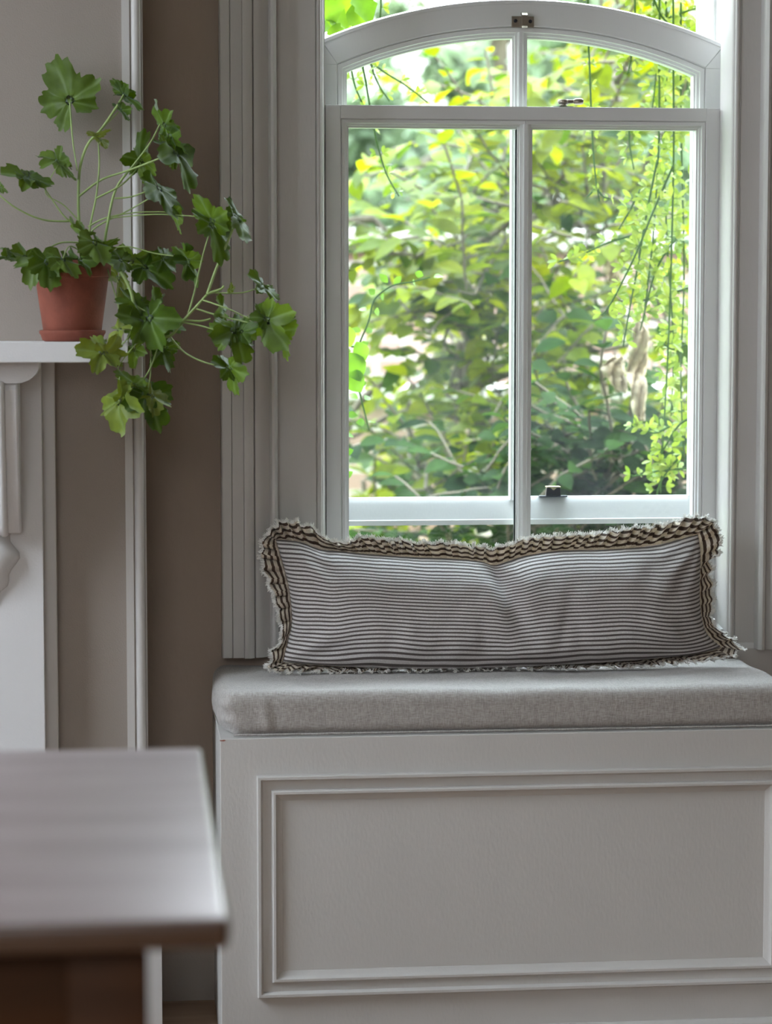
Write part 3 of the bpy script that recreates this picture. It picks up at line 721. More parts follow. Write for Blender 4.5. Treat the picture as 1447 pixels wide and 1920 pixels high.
# ------------------------------------------------------------------ table
tz = .75
def on_z(px, py, z):
    d = CR * ((px - 723.5) / F) + CU * ((960 - py) / F) + CW
    return Vector((0, 0, H)) + d * ((z - H) / d.z)
A = on_z(327, 1401, tz); B = on_z(431, 1722, tz); C0 = on_z(0, 1733, tz)
ang = math.atan2((C0 - B).y, (C0 - B).x)     # direction of the near edge
ex_ = (B - C0).normalized(); ey_ = Vector((-ex_.y, ex_.x, 0))
depth = (A - B).dot(ey_); tl = 1.25
tab = empty('pine_table', B, 'brown pine table with a top tinted pale as window sheen in front of the fireplace', 'table')
def tpt(a, b, z): v = B - ex_ * a + ey_ * b; return Vector((v.x, v.y, z))
sh = (A - B).dot(ex_)
def rot_box(c, d, r, k=3):
    """rounded box in table axes: c = (from right end, from near edge, z)"""
    m = MB(); q = tpt(c[0], c[1], c[2])
    def fn(v):
        l = v - q; return q + ex_ * l.x + ey_ * l.y + Vector((0, 0, l.z))
    m.rbox(q, d, r, k, (0, 0, 0), fn); return m
m = rot_box((tl / 2, depth / 2, tz - .011), (tl, depth, .022), .006, 4)
m.build('table_top', M['tabletop'], tab, auto=50)
m = MB()
lw = .056; inset = .055
for (a, b) in ((inset, .045), (tl - inset - lw, .045), (inset, depth - .045 - lw), (tl - inset - lw, depth - .045 - lw)):
    m = rot_box((a + lw / 2, b + lw / 2, (tz - .022) / 2), (lw, lw, tz - .022), .003, 2); m.build('leg', M['tablewood'], tab, auto=50)
for (a, b, dx, dy) in ((tl / 2, .045 + .030, tl - 2 * inset - 2 * lw, .02), (tl / 2, depth - .075, tl - 2 * inset - 2 * lw, .02), (inset + .02, depth / 2, .02, depth - .09 - 2 * lw), (tl - inset - .02, depth / 2, .02, depth - .09 - 2 * lw)):
    m = rot_box((a, b, tz - .022 - .055), (dx, dy, .11), .0015, 1); m.build('apron', M['tablewood'], tab, auto=50)

# ------------------------------------------------------------------ potted geranium
yp_ = 3.740
pc = P(136, 637, yp_); pc.z = zs1
sa = MB(); sa.lathe([(0, .0), (.040, 0), (.044, .002), (.0465, .010), (.0485, .013), (.0485, .0165), (.0455, .0175), (.043, .014), (.041, .006), (0, .005)], (pc.x, yp_, zs1), 56, 'z', 1.04)
tag(sa.build('plant_saucer', M['terracotta'], auto=50), 'terracotta saucer under the flower pot on the mantel shelf', 'saucer')
plant = empty('potted_geranium', (pc.x, yp_, zs1 + .0055), 'sprawling scented geranium in a terracotta pot at the mantel shelf end', 'plant')
zr = P(136, 489, yp_).z; zband = P(136, 521, yp_).z; zbt = zs1 + .0055
m = MB(); m.lathe([(0, zbt), (.040, zbt), (.0415, zbt + .002), (.0535, zband), (.0545, zband), (.0565, zband + .001), (.0578, zr - .002), (.0572, zr), (.0525, zr), (.0505, zr - .006), (.0485, zr - .012)], (pc.x, yp_, 0), 64, 'z', 1.04)
m.build('pot', M['terracotta'], plant, auto=50)
m = MB(); prof = [(0, zr - .006), (.02, zr - .0055), (.035, zr - .008), (.0495, zr - .009)]; m.lathe(prof, (pc.x, yp_, 0), 32, 'z', 1.04); m.build('soil', M['soil'], plant, smooth=True)
def ger_leaf(mb, c, size, ang, ln=.95, w=.9, flip=1, mi=0, seed=0, cup=.12):
    """c: petiole point. ang: direction the blade points, degrees from right, counter-clockwise. ln, w: how face-on it is along and across"""
    rnd = random.Random(seed)
    a = R(ang); e1 = Vector((math.cos(a) * ln, -math.sqrt(max(0, 1 - ln * ln)) * flip, math.sin(a) * ln)).normalized()
    side = Vector((-math.sin(a), 0, math.cos(a))); nrm = e1.cross(side).normalized()
    if nrm.y > 0: nrm = -nrm
    th = math.acos(max(0, min(1, w))) * (1 if rnd.random() < .5 else -1)
    side = (side * math.cos(th) + nrm * math.sin(th)).normalized(); nrm = e1.cross(side).normalized()
    NA, NRr = 84, 7; lob = [(-2.3, .62), (-1.3, .82), (-.0, 1.02), (1.25, .84), (2.3, .64)]
    lob = [(l + rnd.uniform(-.15, .15), q * rnd.uniform(.85, 1.08)) for l, q in lob]
    vs = [c]; uvs = [(0, 0)]; fs = []
    A0, A1 = -2.86, 2.86
    ph = rnd.uniform(0, 6)
    for k in range(1, NRr + 1):
        t = k / NRr
        for i in range(NA + 1):
            al = A0 + (A1 - A0) * i / NA
            best = max(lob, key=lambda L: L[1] - abs(al - L[0]) * .62)
            d = abs(al - best[0]); rr = best[1] * (1 - .40 * min(1, d / .64) ** 2.4)
            rr *= 1 + (.06 * math.cos(al * 21 + ph) + .04 * math.cos(al * 33 + ph * 2)) * t ** 3
            rr *= size
            x = math.cos(al) * rr * t; y = math.sin(al) * rr * t
            vein = min(1, d / .5)
            zz = size * (cup * t * t * 1.1 - .17 * t * (1 - vein) + .07 * t * t * math.sin(al * 5 + ph) - .34 * max(0, t - .45) * (.6 + .6 * math.cos(al * 2 + ph)) + .09 * t * noise.noise(Vector((x / size * 3.340, y / size * 3.340, seed))))
            vs.append(c + e1 * x + side * y + nrm * zz); uvs.append((vein * (.3 + .7 * t), t))
    for i in range(NA): fs.append((0, 1 + i, 2 + i))
    for k in range(NRr - 1):
        for i in range(NA):
            q = 1 + k * (NA + 1) + i; fs.append((q, q + 1 + 0, q + NA + 2, q + NA + 1))
    mb.add(vs, fs, uvs, mi)
PXM = 3.740 / F
# centre px, size px, direction, along, across, depth, material
LEAVES = [
 (131,190,76,112,.97,.93,3.800,0), (232,178,40,-35,.95,.32,3.760,0), (236,176,34,140,.9,.3,3.760,0), (226,205,30,-48,.9,.35,3.740,0), (181,254,26,20,.8,.4,3.720,2),(188,262,22,-50,.9,.4,3.720,2),
 (308,236,50,118,.95,.42,3.700,0), (318,255,46,-55,.95,.6,3.700,0), (262,300,48,88,.9,.6,3.740,0), (265,300,44,-80,.8,.55,3.740,0), (330,285,66,-62,.98,.5,3.680,0), (325,290,44,125,.9,.5,3.690,0),
 (108,300,42,160,.9,.35,3.740,0), (112,305,44,-50,.95,.5,3.740,0), (52,332,44,165,.95,.42,3.720,0), (50,330,42,-12,.95,.35,3.720,0), (2,352,16,-40,.9,.6,3.720,0),
 (298,352,60,-55,.97,.42,3.710,0), (326,402,36,-72,.95,.35,3.720,0), (398,415,56,120,.95,.45,3.660,0), (396,420,62,-68,.95,.6,3.660,0), (444,402,32,118,.95,.5,3.660,0), (448,412,42,-68,.95,.36,3.660,0),
 (352,488,36,135,.9,.55,3.690,0), (352,490,54,-62,.95,.45,3.690,0), (245,492,50,20,.9,.6,3.740,0), (270,500,54,-30,.95,.8,3.720,0), (305,486,34,-40,.9,.8,3.710,0), (228,488,40,170,.9,.7,3.700,0),
 (178,455,46,-62,.9,.75,3.670,0), (160,440,42,150,.9,.4,3.690,0), (190,462,36,20,.8,.6,3.690,0),
 (70,488,52,-115,.92,.85,3.680,0), (48,482,44,172,.95,.5,3.690,0), (88,490,46,-75,.9,.8,3.670,0), (118,485,42,-60,.85,.7,3.670,0), (150,485,40,-70,.9,.75,3.675,0),(15,482,30,178,.95,.4,3.700,0),
 (222,520,46,-85,.9,.6,3.820,2), (255,578,50,110,.9,.6,3.680,0), (280,595,62,-80,.95,.85,3.660,0), (272,600,52,160,.9,.8,3.670,0), (292,600,50,-15,.9,.8,3.680,0), (290,572,34,80,.85,.5,3.700,0),
 (192,660,50,178,.95,.85,3.655,1), (196,662,46,-10,.93,.75,3.655,1), (222,618,40,10,.9,.5,3.680,2), (252,655,36,-100,.9,.7,3.680,0), (305,655,40,-62,.9,.8,3.690,0), (312,652,28,30,.9,.8,3.690,0),
 (222,752,62,-98,.97,.62,3.660,1), (228,745,34,40,.9,.6,3.660,1), (252,722,40,140,.9,.4,3.670,0), (272,738,62,-60,.95,.75,3.670,0), (285,742,40,-20,.9,.8,3.670,1),
 (420,585,34,110,.95,.4,3.660,0), (438,618,60,-72,.96,.8,3.640,0), (430,625,36,165,.9,.85,3.640,0), (452,622,34,20,.9,.8,3.640,0), (428,690,34,150,.9,.6,3.650,0), (430,690,46,-75,.95,.5,3.650,0),
 (492,532,34,140,.9,.4,3.660,0), (495,538,34,-40,.95,.35,3.660,0), (498,598,36,110,.9,.8,3.630,0), (500,600,58,-68,.95,.7,3.630,0), (528,620,52,-82,.95,.5,3.640,0), (505,598,36,0,.9,.8,3.640,0), (432,545,14,80,.9,.6,3.660,2)]
m = MB()
for i, (cx, cy, sz, an, ln, w, Y, mt) in enumerate(LEAVES):
    ger_leaf(m, P(cx, cy, Y), sz * PXM * 1.1, an, ln, w, 1 if i % 3 else -1, 1 if mt else 0, i)
m.build('foliage', [M['geranium'], M['geranium_old']], plant, smooth=True)
STEMS = [
 ([(156,492,3.740),(150,440,3.740),(147,380,3.740),(150,315,3.740),(165,270,3.740),(190,242,3.740),(222,195,3.740),(232,178,3.760)], 2.6),
 ([(131,192,3.800),(136,260,3.780),(145,320,3.750)], 1.5), ([(163,492,3.740),(168,430,3.730),(180,370,3.720),(186,310,3.720),(184,262,3.720)], 1.7), ([(190,242,3.740),(222,210,3.740)],1.2),
 ([(192,490,3.740),(200,430,3.720),(215,360,3.720),(240,322,3.720),(262,302,3.740)], 2.4), ([(148,368,3.740),(190,337,3.730),(245,318,3.710),(322,288,3.680)], 2.0), ([(180,372,3.720),(230,345,3.720),(262,310,3.740)],1.6),
 ([(240,322,3.720),(280,270,3.710),(300,232,3.700)],1.6), ([(215,372,3.720),(250,368,3.720),(295,350,3.710)],1.5), ([(165,425,3.730),(200,408,3.720),(260,398,3.720),(326,398,3.720)],1.3), ([(200,410,3.720),(290,402,3.710),(384,407,3.680)],1.1),
 ([(160,470,3.740),(175,430,3.740),(240,395,3.730),(298,362,3.710)],1.4), ([(150,430,3.740),(120,405,3.730),(95,370,3.730),(75,340,3.720)],1.4), ([(158,425,3.740),(120,385,3.740),(85,360,3.740),(110,308,3.740)],1.1), ([(130,415,3.740),(80,412,3.730),(30,390,3.720),(-10,358,3.720)],1.6),
 ([(150,455,3.740),(115,455,3.710),(88,468,3.690),(70,486,3.680)],1.5), ([(160,480,3.740),(168,465,3.690),(178,455,3.670)],1.6), ([(175,480,3.740),(230,462,3.710),(290,475,3.700),(340,482,3.690)],1.3),
 ([(150,470,3.740),(130,462,3.690),(118,484,3.670)],1.2),([(170,480,3.740),(210,470,3.740),(245,490,3.740)],1.5),
 ([(196,486,3.720),(225,508,3.690),(245,545,3.680),(256,590,3.680),(285,625,3.680),(318,630,3.670),(345,600,3.660),(388,553,3.660)], 3.0), ([(388,553,3.660),(405,505,3.660),(428,450,3.660),(444,410,3.660)], 2.4),
 ([(352,592,3.660),(365,545,3.660),(380,480,3.660),(396,425,3.660)],1.4), ([(388,551,3.660),(412,543,3.660),(420,536,3.660)],2.6), ([(390,548,3.660),(440,550,3.660),(470,545,3.660),(493,534,3.660)],1.2), ([(378,562,3.660),(425,578,3.640),(470,598,3.640),(500,602,3.630)],1.3),
 ([(365,578,3.660),(410,592,3.650),(470,606,3.640),(528,622,3.640)],1.4), ([(345,600,3.660),(375,602,3.660),(395,598,3.660)],1.9), ([(340,604,3.660),(380,612,3.650),(435,628,3.640)],1.4), ([(318,630,3.670),(345,660,3.660),(385,680,3.650),(428,688,3.650)],1.5),
 ([(200,500,3.720),(218,560,3.690),(228,605,3.680)],1.1), ([(285,625,3.680),(250,650,3.670),(222,690,3.670),(235,700,3.660)],1.0), ([(300,635,3.680),(282,690,3.670),(258,725,3.670)],1.4), ([(282,640,3.680),(282,700,3.670),(276,738,3.670)],1.1),([(256,590,3.680),(235,640,3.660),(196,660,3.655)],1.2),([(250,560,3.680),(245,620,3.680),(225,700,3.670),(224,750,3.660)],1.0),([(256,575,3.680),(275,585,3.670)],1.8),([(256,585,3.680),(282,640,3.680),(306,655,3.690)],1.4)]
m = MB()
for pts, r in STEMS:
    pp = smooth_path([P(*q) for q in pts], 6); k = len(pp)
    m.tube(pp, [r * PXM * (1.15 - .35 * i / k) for i in range(k)], 7)
m.build('stems', M['stem'], plant, smooth=True)

# ------------------------------------------------------------------ outdoors
def leafv(mb, p, d, nrm, L, W, fold=.25, kind='ovate'):
    d = d.normalized(); s = d.cross(nrm)
    s = s.normalized() if s.length > 1e-6 else Vector((1, 0, 0)); nrm = s.cross(d).normalized()
    prof = [(0, 0), (.15, .55), (.35, .95), (.55, 1), (.75, .72), (.9, .34), (1, 0)] if kind == 'ovate' else [(0, 0), (.03, .62), (.16, .98), (.30, .74), (.42, .92), (.60, .58), (.8, .26), (1, 0)] if kind == 'ivy' else [(0, 0), (.2, .5), (.5, 1), (.8, .8), (1, 0)]
    vs = []; n = len(prof)
    for (t, w) in prof:
        c = p + d * (L * t) - nrm * (L * .22 * t * t)
        vs += [c, c + s * (W * .5 * w) + nrm * (W * fold * w * .5), c - s * (W * .5 * w) + nrm * (W * fold * w * .5)]
    fs = []
    for i in range(n - 1):
        a, b = 3 * i, 3 * i + 3
        if i == 0: fs += [(a, b + 1, b) , (a, b, b + 2)] 
        elif i == n - 2: fs += [(a, a + 1, b), (a, b, a + 2)]
        else: fs += [(a, a + 1, b + 1, b), (a, b, b + 2, a + 2)]
    mb.add(vs, fs)
def rv(s=1): return Vector((random.uniform(-s, s), random.uniform(-s, s), random.uniform(-s, s)))
m = MB(); m.box((-14, YW + .3, -.5), (18, 32, -.35)); o = struct(m.build('ground', M['grass']))
def gwall(name, y, ztop, th, x0, x1, cz):
    r_ = empty(name, ((x0 + x1) / 2, y, -.35)); struct(r_)
    m = MB(); m.box((x0, y, -.35), (x1, y + th, ztop)); m.build('brickwork', M['brick'], r_)
    m = MB(); m.box((x0 - .03, y - .05, ztop), (x1 + .03, y + th + .05, ztop + cz)); m.build('coping', M['stone'], r_, bevel=.01)
gwall('wall_garden', 9.6, 1.42, .25, -6, 10, .09)
gwall('wall_terrace', 8.4, P(700, 752, 8.4).z, .3, -5, 9, .05)

def shrub(name, label, cat, regions, nleaf, depth, leafL, mat, branches, group=None, base=None, jitter=.0, br=.012):
    root = empty(name, base or (P(900, 1300, depth[0]).x, sum(depth) / 2, -.35), label, cat, group)
    m = MB(); bpts = []
    for pts, r in branches:
        pp = smooth_path([P(*q) for q in pts], 8); k = len(pp)
        m.tube(pp, [r * (1.1 - .7 * i / k) for i in range(k)], 7); bpts += pp
    lm = MB()
    # twigs with leaves in opposite pairs
    tot = sum(w for *_, w in regions); made = 0
    while made < nleaf:
        t = random.uniform(0, tot)
        for (x0, y0, x1, y1, w) in regions:
            t -= w
            if t <= 0: break
        while True:
            gx, gy = random.uniform(-1, 1), random.uniform(-1, 1)
            if gx * gx + gy * gy < 1 or random.random() < .35: break
        px = (x0 + x1) / 2 + gx * (x1 - x0) / 2; py = (y0 + y1) / 2 + gy * (y1 - y0) / 2
        p = P(px, py, random.uniform(*depth))
        d = Vector((random.uniform(-1, 1), random.uniform(-.7, .7), random.uniform(-.35, .9))).normalized()
        n = random.randint(4, 8); L = leafL * random.uniform(.7, 1.25); pts = [p]
        for k in range(n):
            q = pts[-1] + d * L * .55; d = (d + rv(.22) + Vector((0, 0, -.05))).normalized(); pts.append(q)
            for sg in (-1, 1):
                sd = d.cross(Vector((0, 0, 1))); sd = sd.normalized() if sd.length > .01 else Vector((1, 0, 0))
                dd = (d * .5 + sd * sg + rv(.35) + Vector((0, 0, -.15)))
                leafv(lm, q, dd, (Vector((0, -.35, 1)) + rv(.6)).normalized(), L * random.uniform(.65, 1.1), L * random.uniform(.42, .6)); made += 1
        m.tube(pts, [.0035] * len(pts), 4, False)
        if random.random() < .35 and bpts:
            b = min(random.sample(bpts, min(25, len(bpts))), key=lambda q: (q - p).length)
            m.tube(smooth_path([b, (b + p) / 2 + rv(.05), p], 4), .005, 4, False)
    m.build('branches', M['bark'], root, smooth=True); lm.build('foliage', mat, root, smooth=True)
    return root
sh = shrub('leafy_shrub', 'tall arching shrub with bright yellow-green leaves outside the window', 'shrub',
  [(850, 250, 1010, 470, 1.0), (750, 320, 980, 600, 1.4), (800, 420, 980, 700, 1.0), (980, 250, 1200, 520, 1.5), (1010, 340, 1300, 720, 1.6), (790, 560, 1100, 800, 1.5), (850, 600, 1300, 860, 1.5), (760, 800, 960, 970, .8), (1080, 20, 1340, 260, 1.1), (1120, -60, 1360, 120, .7), (655, 960, 1300, 1060, .5)],
  3800, (6.0, 8.0), .085, M['shrub_leaf'],
  [([(960,1250,7.2),(930,900,7.1),(880,720,7),(862,600,7),(700,410,6.9)], .022), ([(880,720,7),(960,690,7),(1030,690,6.9),(1090,620,6.9),(1180,560,6.8),(1290,540,6.8)], .028), ([(1060,1250,7.1),(1050,900,7),(1090,720,7),(1120,600,7)], .015),
   ([(1100,1200,7),(1115,850,7),(1150,680,7)], .016), ([(930,800,7.1),(770,770,7.1),(660,820,7)], .012), ([(740,700,7),(670,760,7),(650,830,7)], .014), ([(700,410,6.9),(640,415,6.9)],.014), ([(862,600,7),(870,480,7),(950,420,7),(1000,330,7)],.014), ([(1015,390,6.8),(1065,390,6.8),(1088,425,6.8),(1165,395,6.8)],.013), ([(1100,165,7),(1160,140,7),(1240,90,7)],.014), ([(790,880,7),(770,820,7),(765,750,7)],.010), ([(865,730,7.05),(862,640,7.05)],.03), ([(1000,540,6.9),(1090,475,6.9),(1200,470,6.9)],.01)])
# withered leaves hanging in the shrub
def withered(path, w, seed):
    rnd = random.Random(seed); pp = smooth_path([P(*q) for q in path], 8); vs = []; n = len(pp)
    for i, p in enumerate(pp):
        t = i / (n - 1); ww = w * (.35 + .75 * math.sin(math.pi * (t * .85 + .1))) * (1 + .25 * noise.noise(Vector((i * .5, seed, 0))))
        for j in range(7):
            s = j / 6 - .5; vs.append(p + Vector((s * ww, .012 * math.sin(j * 2.1 + i * .7 + seed), .006 * noise.noise(Vector((i * .6, j, seed))))))
    m = MB(); m.add(vs, [(i * 7 + j, i * 7 + j + 1, i * 7 + j + 8, i * 7 + j + 7) for i in range(n - 1) for j in range(6)])
    o = m.build('withered_leaf', M['withered'], sh, smooth=True); s = o.modifiers.new('thickness', 'SOLIDIFY'); s.thickness = .002; o['label'] = 'pale withered leaf'
withered([(1194,598,5.28),(1200,640,5.28),(1192,690,5.3),(1196,730,5.28),(1200,790,5.28)], .040, 1)
withered([(1158,668,5.36),(1150,690,5.36),(1165,735,5.36)], .045, 2)
withered([(1140,475,6),(1148,510,6),(1150,530,6)], .035, 3)
withered([(1112,492,6),(1092,508,6),(1092,530,6)], .016, 4)
withered([(1130,700,6),(1138,760,6),(1142,830,6)], .014, 5)
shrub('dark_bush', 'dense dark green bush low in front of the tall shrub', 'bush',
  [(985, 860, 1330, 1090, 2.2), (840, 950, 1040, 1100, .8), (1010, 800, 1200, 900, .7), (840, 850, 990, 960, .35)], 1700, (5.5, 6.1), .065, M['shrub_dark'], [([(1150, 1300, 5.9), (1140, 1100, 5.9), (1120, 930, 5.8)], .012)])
shrub('low_bush', 'small light green bush at the foot of the brick wall', 'bush',
  [(640, 830, 720, 960, .5), (655, 930, 960, 1080, 1.0), (690, 900, 760, 960, .3)], 150, (6.6, 7.6), .10, M['shrub_leaf'], [([(700, 1300, 7.2), (690, 1000, 7.2), (680, 900, 7.2)], .015)])
def tree(label, px, py, Y, w, h, n, leaf):
    c = P(px, py, Y); root = empty('garden_tree', (c.x, Y, -.35), label, 'tree', 'trees beyond the garden wall')
    m = MB(); m.tube(smooth_path([Vector((c.x, Y, -.35)), Vector((c.x + .1, Y, c.z * .5)), c, c + Vector((.1, 0, h * .3))], 6), .12, 8)
    for i in range(9):
        a = c + Vector((0, 0, random.uniform(-h * .4, h * .2))); b = c + Vector((random.uniform(-w, w) * .8, random.uniform(-.8, .8), random.uniform(-h, h) * .7))
        m.tube(smooth_path([a, (a + b) / 2 + rv(.2), b], 5), [.05 - .035 * k / 10 for k in range(11)], 5, False)
    m.build('trunk', M['bark'], root, smooth=True)
    lm = MB(); blobs = [(c + Vector((random.uniform(-w, w) * .85, random.uniform(-1, 1), random.uniform(-h, h) * .85)), random.uniform(.3, .6) * min(w, h) * .6) for _ in range(26)]
    for _ in range(n):
        b, r = random.choice(blobs); q = b + rv(1).normalized() * r * random.random() ** .5
        leafv(lm, q, rv(1), (Vector((0, 0, 1)) + rv(.8)).normalized(), leaf, leaf * .6)
    lm.build('foliage', M['tree_leaf'], root, smooth=True)
tree('pale green tree beyond the garden wall, seen at the left of the window', 660, 300, 14.5, 1.5, .75, 3400, .14)
tree('hazy green tree standing behind the arching shrub', 1010, 330, 18.5, 1.9, .9, 3200, .15)
tree('tall hazy tree at the right behind the hanging vines', 1330, 300, 13.5, 1.1, 1.6, 3200, .15)
tree('pale tree crown in the upper left arched pane', 930, 70, 22.5, 1.6, .6, 1900, .15)

# hanging vines just outside the glass
def vine(name, label, strands, leaf, mat, dens=1.0, group=None, kind='lance', tri=True, stemr=.0021):
    q0 = P(*strands[0][0]); root = empty(name, q0, label, 'vine', group)
    sm_, lm = MB(), MB()
    for pts in strands:
        pts = ([(pts[0][0], -790, 4.36)] if pts[0][1] == -755 else []) + list(pts)
        pp = smooth_path([P(*q) for q in pts], 10)
        sm_.tube(pp, [stemr * (1.15 - .5 * i / len(pp)) for i in range(len(pp))], 6)
        acc = 0
        for i in range(1, len(pp)):
            acc += (pp[i] - pp[i - 1]).length
            if acc > .026 / dens and pp[i].z < 1.80:
                acc = random.uniform(-.006, .004); t = (pp[i] - pp[i - 1]).normalized()
                for sg in (-1, 1):
                    if random.random() < .12: continue
                    sd = Vector((sg * random.uniform(.5, 1), random.uniform(-.8, .8), random.uniform(-.1, .6))).normalized()
                    st = pp[i] + sd * leaf * random.uniform(.15, .6)
                    if tri: sm_.tube([pp[i], st], .0006, 4, False)
                    for da in ((-.8, 0, .8) if tri else (0,)):
                        s2 = sd.cross(Vector((0, -1, 0))); dd = (sd * math.cos(da) + s2 * math.sin(da) + rv(.2))
                        leafv(lm, st, dd, (Vector((0, -1, .5)) + rv(.6)).normalized(), leaf * random.uniform(.7, 1.2), leaf * (random.uniform(.35, .5) if tri else random.uniform(.6, .75)), .2, kind if tri else 'ovate')
    sm_.build('stems', M['twig'], root, smooth=True); lm.build('foliage', mat, root, smooth=True)
Yv = 4.62
def S(pts, dy=0): return [(a, b, Yv + dy) for a, b in pts]
vine('jasmine_vine', 'curtain of thin green jasmine stems hanging down the right side of the window',
 [S([(1262,-755),(1262,60),(1263,250),(1260,420),(1256,560),(1250,700),(1243,820),(1238,925)]), S([(1240,-755),(1236,60),(1235,260),(1226,420),(1216,520),(1206,600)],.05), S([(1280,-755),(1276,100),(1278,300),(1282,520),(1276,700),(1282,860)],.08),
  S([(1262,310),(1225,395),(1190,480),(1150,560),(1128,592)],-.04), S([(1232,300),(1212,400),(1195,500),(1180,580),(1168,650)],-.02), S([(1200,355),(1180,395),(1160,430)],.03), S([(1190,440),(1140,455),(1095,475),(1045,492)],.02),
  S([(1255,800),(1225,812),(1200,800),(1182,806)],-.03), S([(1290,878),(1240,882),(1205,890),(1185,893)],-.02), S([(1290,540),(1240,555),(1200,565)],.05), S([(1180,235),(1180,270),(1188,318)],.02), S([(1300,780),(1270,800),(1240,850),(1225,880)],.0), S([(1275,440),(1250,470),(1225,520),(1200,620)],.04),
  S([(1170,-755),(1190,0),(1186,90),(1176,140)],.06), S([(1215,-755),(1225,0),(1230,120),(1222,210)],.1), S([(1200,-90),(1240,30),(1300,60),(1340,72)],.05), S([(1330,10),(1290,20),(1240,38),(1200,45)],.1), S([(1335,60),(1300,70),(1270,60)],.02), S([(1310,-755),(1325,20),(1300,90),(1285,180)],.1),
  S([(1300,640),(1262,655),(1240,640)],.02), S([(1270,860),(1240,900),(1230,935)],-.02), S([(1245,-100),(1250,100),(1245,300),(1252,480),(1262,640),(1258,780)],.12)], .021, M['vine_leaf'], 1.4)
vine('jasmine_vine', 'single jasmine strand hanging in the upper middle of the window, ending in a small tuft', [S([(1095,-755),(1102,0),(1105,120),(1110,250),(1116,330),(1124,378)],-.05), S([(1118,350),(1108,362),(1100,370)],-.05), S([(1118,352),(1130,368),(1142,372)],-.05)], .013, M['vine_leaf'], .8)
vine('jasmine_vine', 'thin jasmine strands crossing the top left of the window', [S([(660,30),(685,150),(700,240),(722,320),(748,368)],-.03), S([(620,40),(700,120),(760,160),(802,192)],.02), S([(725,-755),(715,-20),(700,40),(690,70)],.05), S([(690,100),(705,150),(730,190)],.06),S([(655,110),(665,160),(680,195)],.0)], .016, M['vine_leaf'], .7)
vine('climbing_vine', 'leafy twig curving in from the left edge of the lower window', [S([(630,2072),(628,1500),(630,1000),(640,760),(668,660),(690,605),(702,562),(735,536),(775,528),(806,520)],-.02), S([(640,700),(668,722),(680,760),(692,808)],.0), S([(640,640),(660,650),(680,645)],.02)], .021, M['ivy_leaf'], .75, None, 'ovate', False, .0022)
iv = empty('ivy', P(640, -20, 4.5), 'large glossy ivy leaves in the top left corner of the window', 'ivy'); lm = MB(); sm_ = MB()
for (x, y, d, L) in ((612, 20, (1, -.2, -.7), .05), (650, 22, (1, 0, -.55), .055), (640, -5, (.5, 0, -1), .05), (672, -8, (.5, -.2, -1), .055), (620, 50, (.7, 0, -.8), .035), (615, -10, (.2, 0, -1), .055), (600, 40, (1, 0, -.2), .05)):
    leafv(lm, P(x, y, 4.5 + random.uniform(-.05, .05)), Vector(d), Vector((random.uniform(-.4, .4), -1, .5)).normalized(), L * 1.15, L * 1.05, .25, 'ivy')
for (x, y, d, L) in ((645, 608, (.25, 0, -1), .045), (652, 660, (.5, 0, -1), .06), (648, 690, (.6, 0, -.9), .055), (668, 640, (.5, 0, -1), .04)):
    leafv(lm, P(x, y, 4.5 + random.uniform(-.03, .03)), Vector(d), Vector((random.uniform(-.4, .4), -1, .5)).normalized(), L, L * .75)
sm_.tube(smooth_path([P(590, -790, 4.36), P(592, -700, 4.5), P(590, -120, 4.52), P(608, -20, 4.52), P(606, 60, 4.52), P(600, 400, 4.52), P(640, 600, 4.52), P(650, 700, 4.52)], 6), .003, 6)
lm.build('foliage', M['ivy_leaf'], iv, smooth=True); sm_.build('stem', M['twig'], iv, smooth=True)
iv['label'] = 'large glossy ivy leaves at the top left corner and left edge of the window'

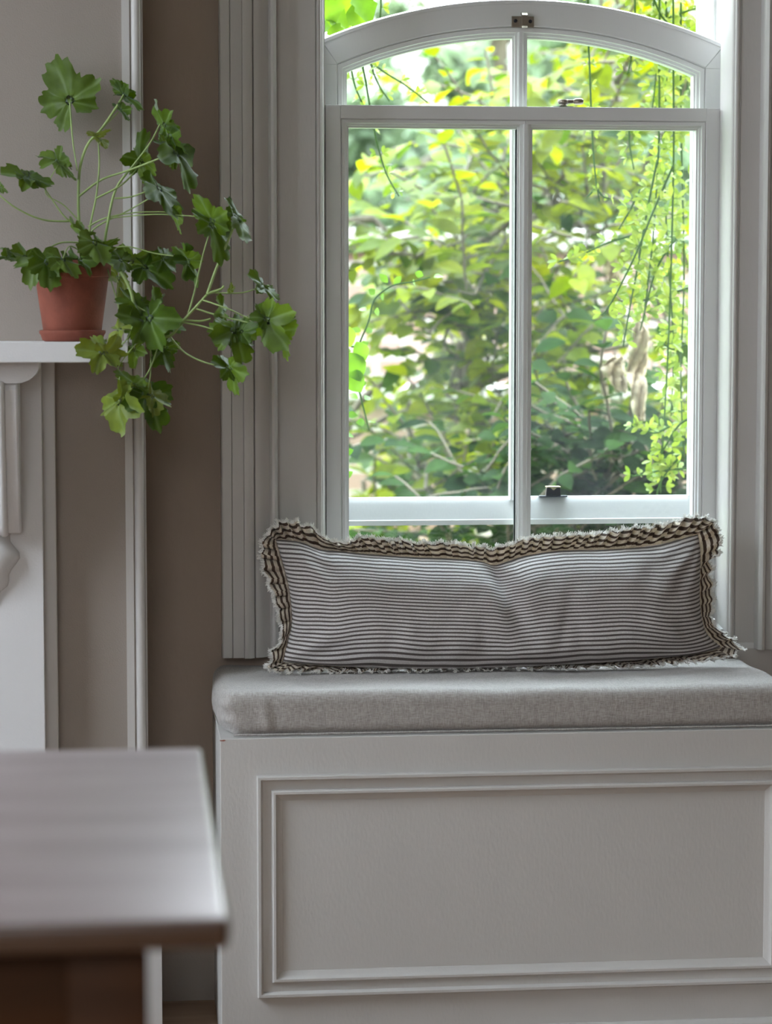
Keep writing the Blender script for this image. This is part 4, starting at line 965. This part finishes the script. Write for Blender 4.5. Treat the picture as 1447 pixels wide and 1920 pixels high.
# ------------------------------------------------------------------ light
w = bpy.data.worlds.new('sky'); scene.world = w; w.use_nodes = True; nt = w.node_tree; bg = nt.nodes['Background']
tc = N(nt, 'ShaderNodeTexCoord'); sp = N(nt, 'ShaderNodeSeparateXYZ'); nt.links.new(tc.outputs['Generated'], sp.inputs[0])
r = ramp(nt, [(0, (.35, .38, .34)), (.48, (.62, .68, .66)), (.54, (.93, .97, 1)), (1, (.72, .86, 1))])
mr = N(nt, 'ShaderNodeMapRange'); mr.inputs[1].default_value = -1; mr.inputs[2].default_value = 1; nt.links.new(sp.outputs['Z'], mr.inputs[0]); nt.links.new(mr.outputs[0], r.inputs[0])
nt.links.new(r.outputs[0], bg.inputs[0])
ms = N(nt, 'ShaderNodeMapRange'); ms.inputs[1].default_value = .15; ms.inputs[2].default_value = .9; ms.inputs[3].default_value = 3.6; ms.inputs[4].default_value = 33   # an overcast sky is brightest overhead
nt.links.new(sp.outputs['Z'], ms.inputs[0]); nt.links.new(ms.outputs[0], bg.inputs[1])
def light(name, typ, loc, rot, energy, col, **kw):
    l = bpy.data.lights.new(name, typ); l.energy = energy; l.color = col
    for k, v in kw.items(): setattr(l, k, v)
    o = bpy.data.objects.new(name, l); COL.objects.link(o); o.location = loc; o.rotation_euler = rot; return o
sd = Vector((-.86, .30, -.85))      # direction the sunlight travels: down from over the house, from the right
light('sun', 'SUN', (3, -2, 6), sd.to_track_quat('-Z', 'Y').to_euler(), 4.2, (1, .96, .88), angle=R(3))
yc_, zc_ = (LW[0] + LW[1]) / 2, (LW[2] + LW[3]) / 2
light('daylight_and_fill', 'AREA', (XL - .22, yc_, zc_), (0, R(-90), 0), 25, (.70, .83, 1), shape='RECTANGLE', size=LW[3] - LW[2], size_y=LW[1] - LW[0])  # daylight through the left window
light('daylight_and_fill', 'AREA', ((FILL_W[0] + FILL_W[1]) / 2, YB - .22, (FILL_W[2] + FILL_W[3]) / 2), (R(90), 0, 0), 5, (1, .93, .86), shape='RECTANGLE', size=FILL_W[1] - FILL_W[0], size_y=FILL_W[3] - FILL_W[2])  # added frontal fill from behind the camera, no window known there
vs_ = scene.view_settings; vs_.view_transform = 'Standard'; vs_.look = 'None'; vs_.exposure = -.15; vs_.gamma = 1; vs_.use_curve_mapping = False
scene.cycles.max_bounces = 10; scene.cycles.transparent_max_bounces = 12; scene.cycles.sample_clamp_indirect = 6
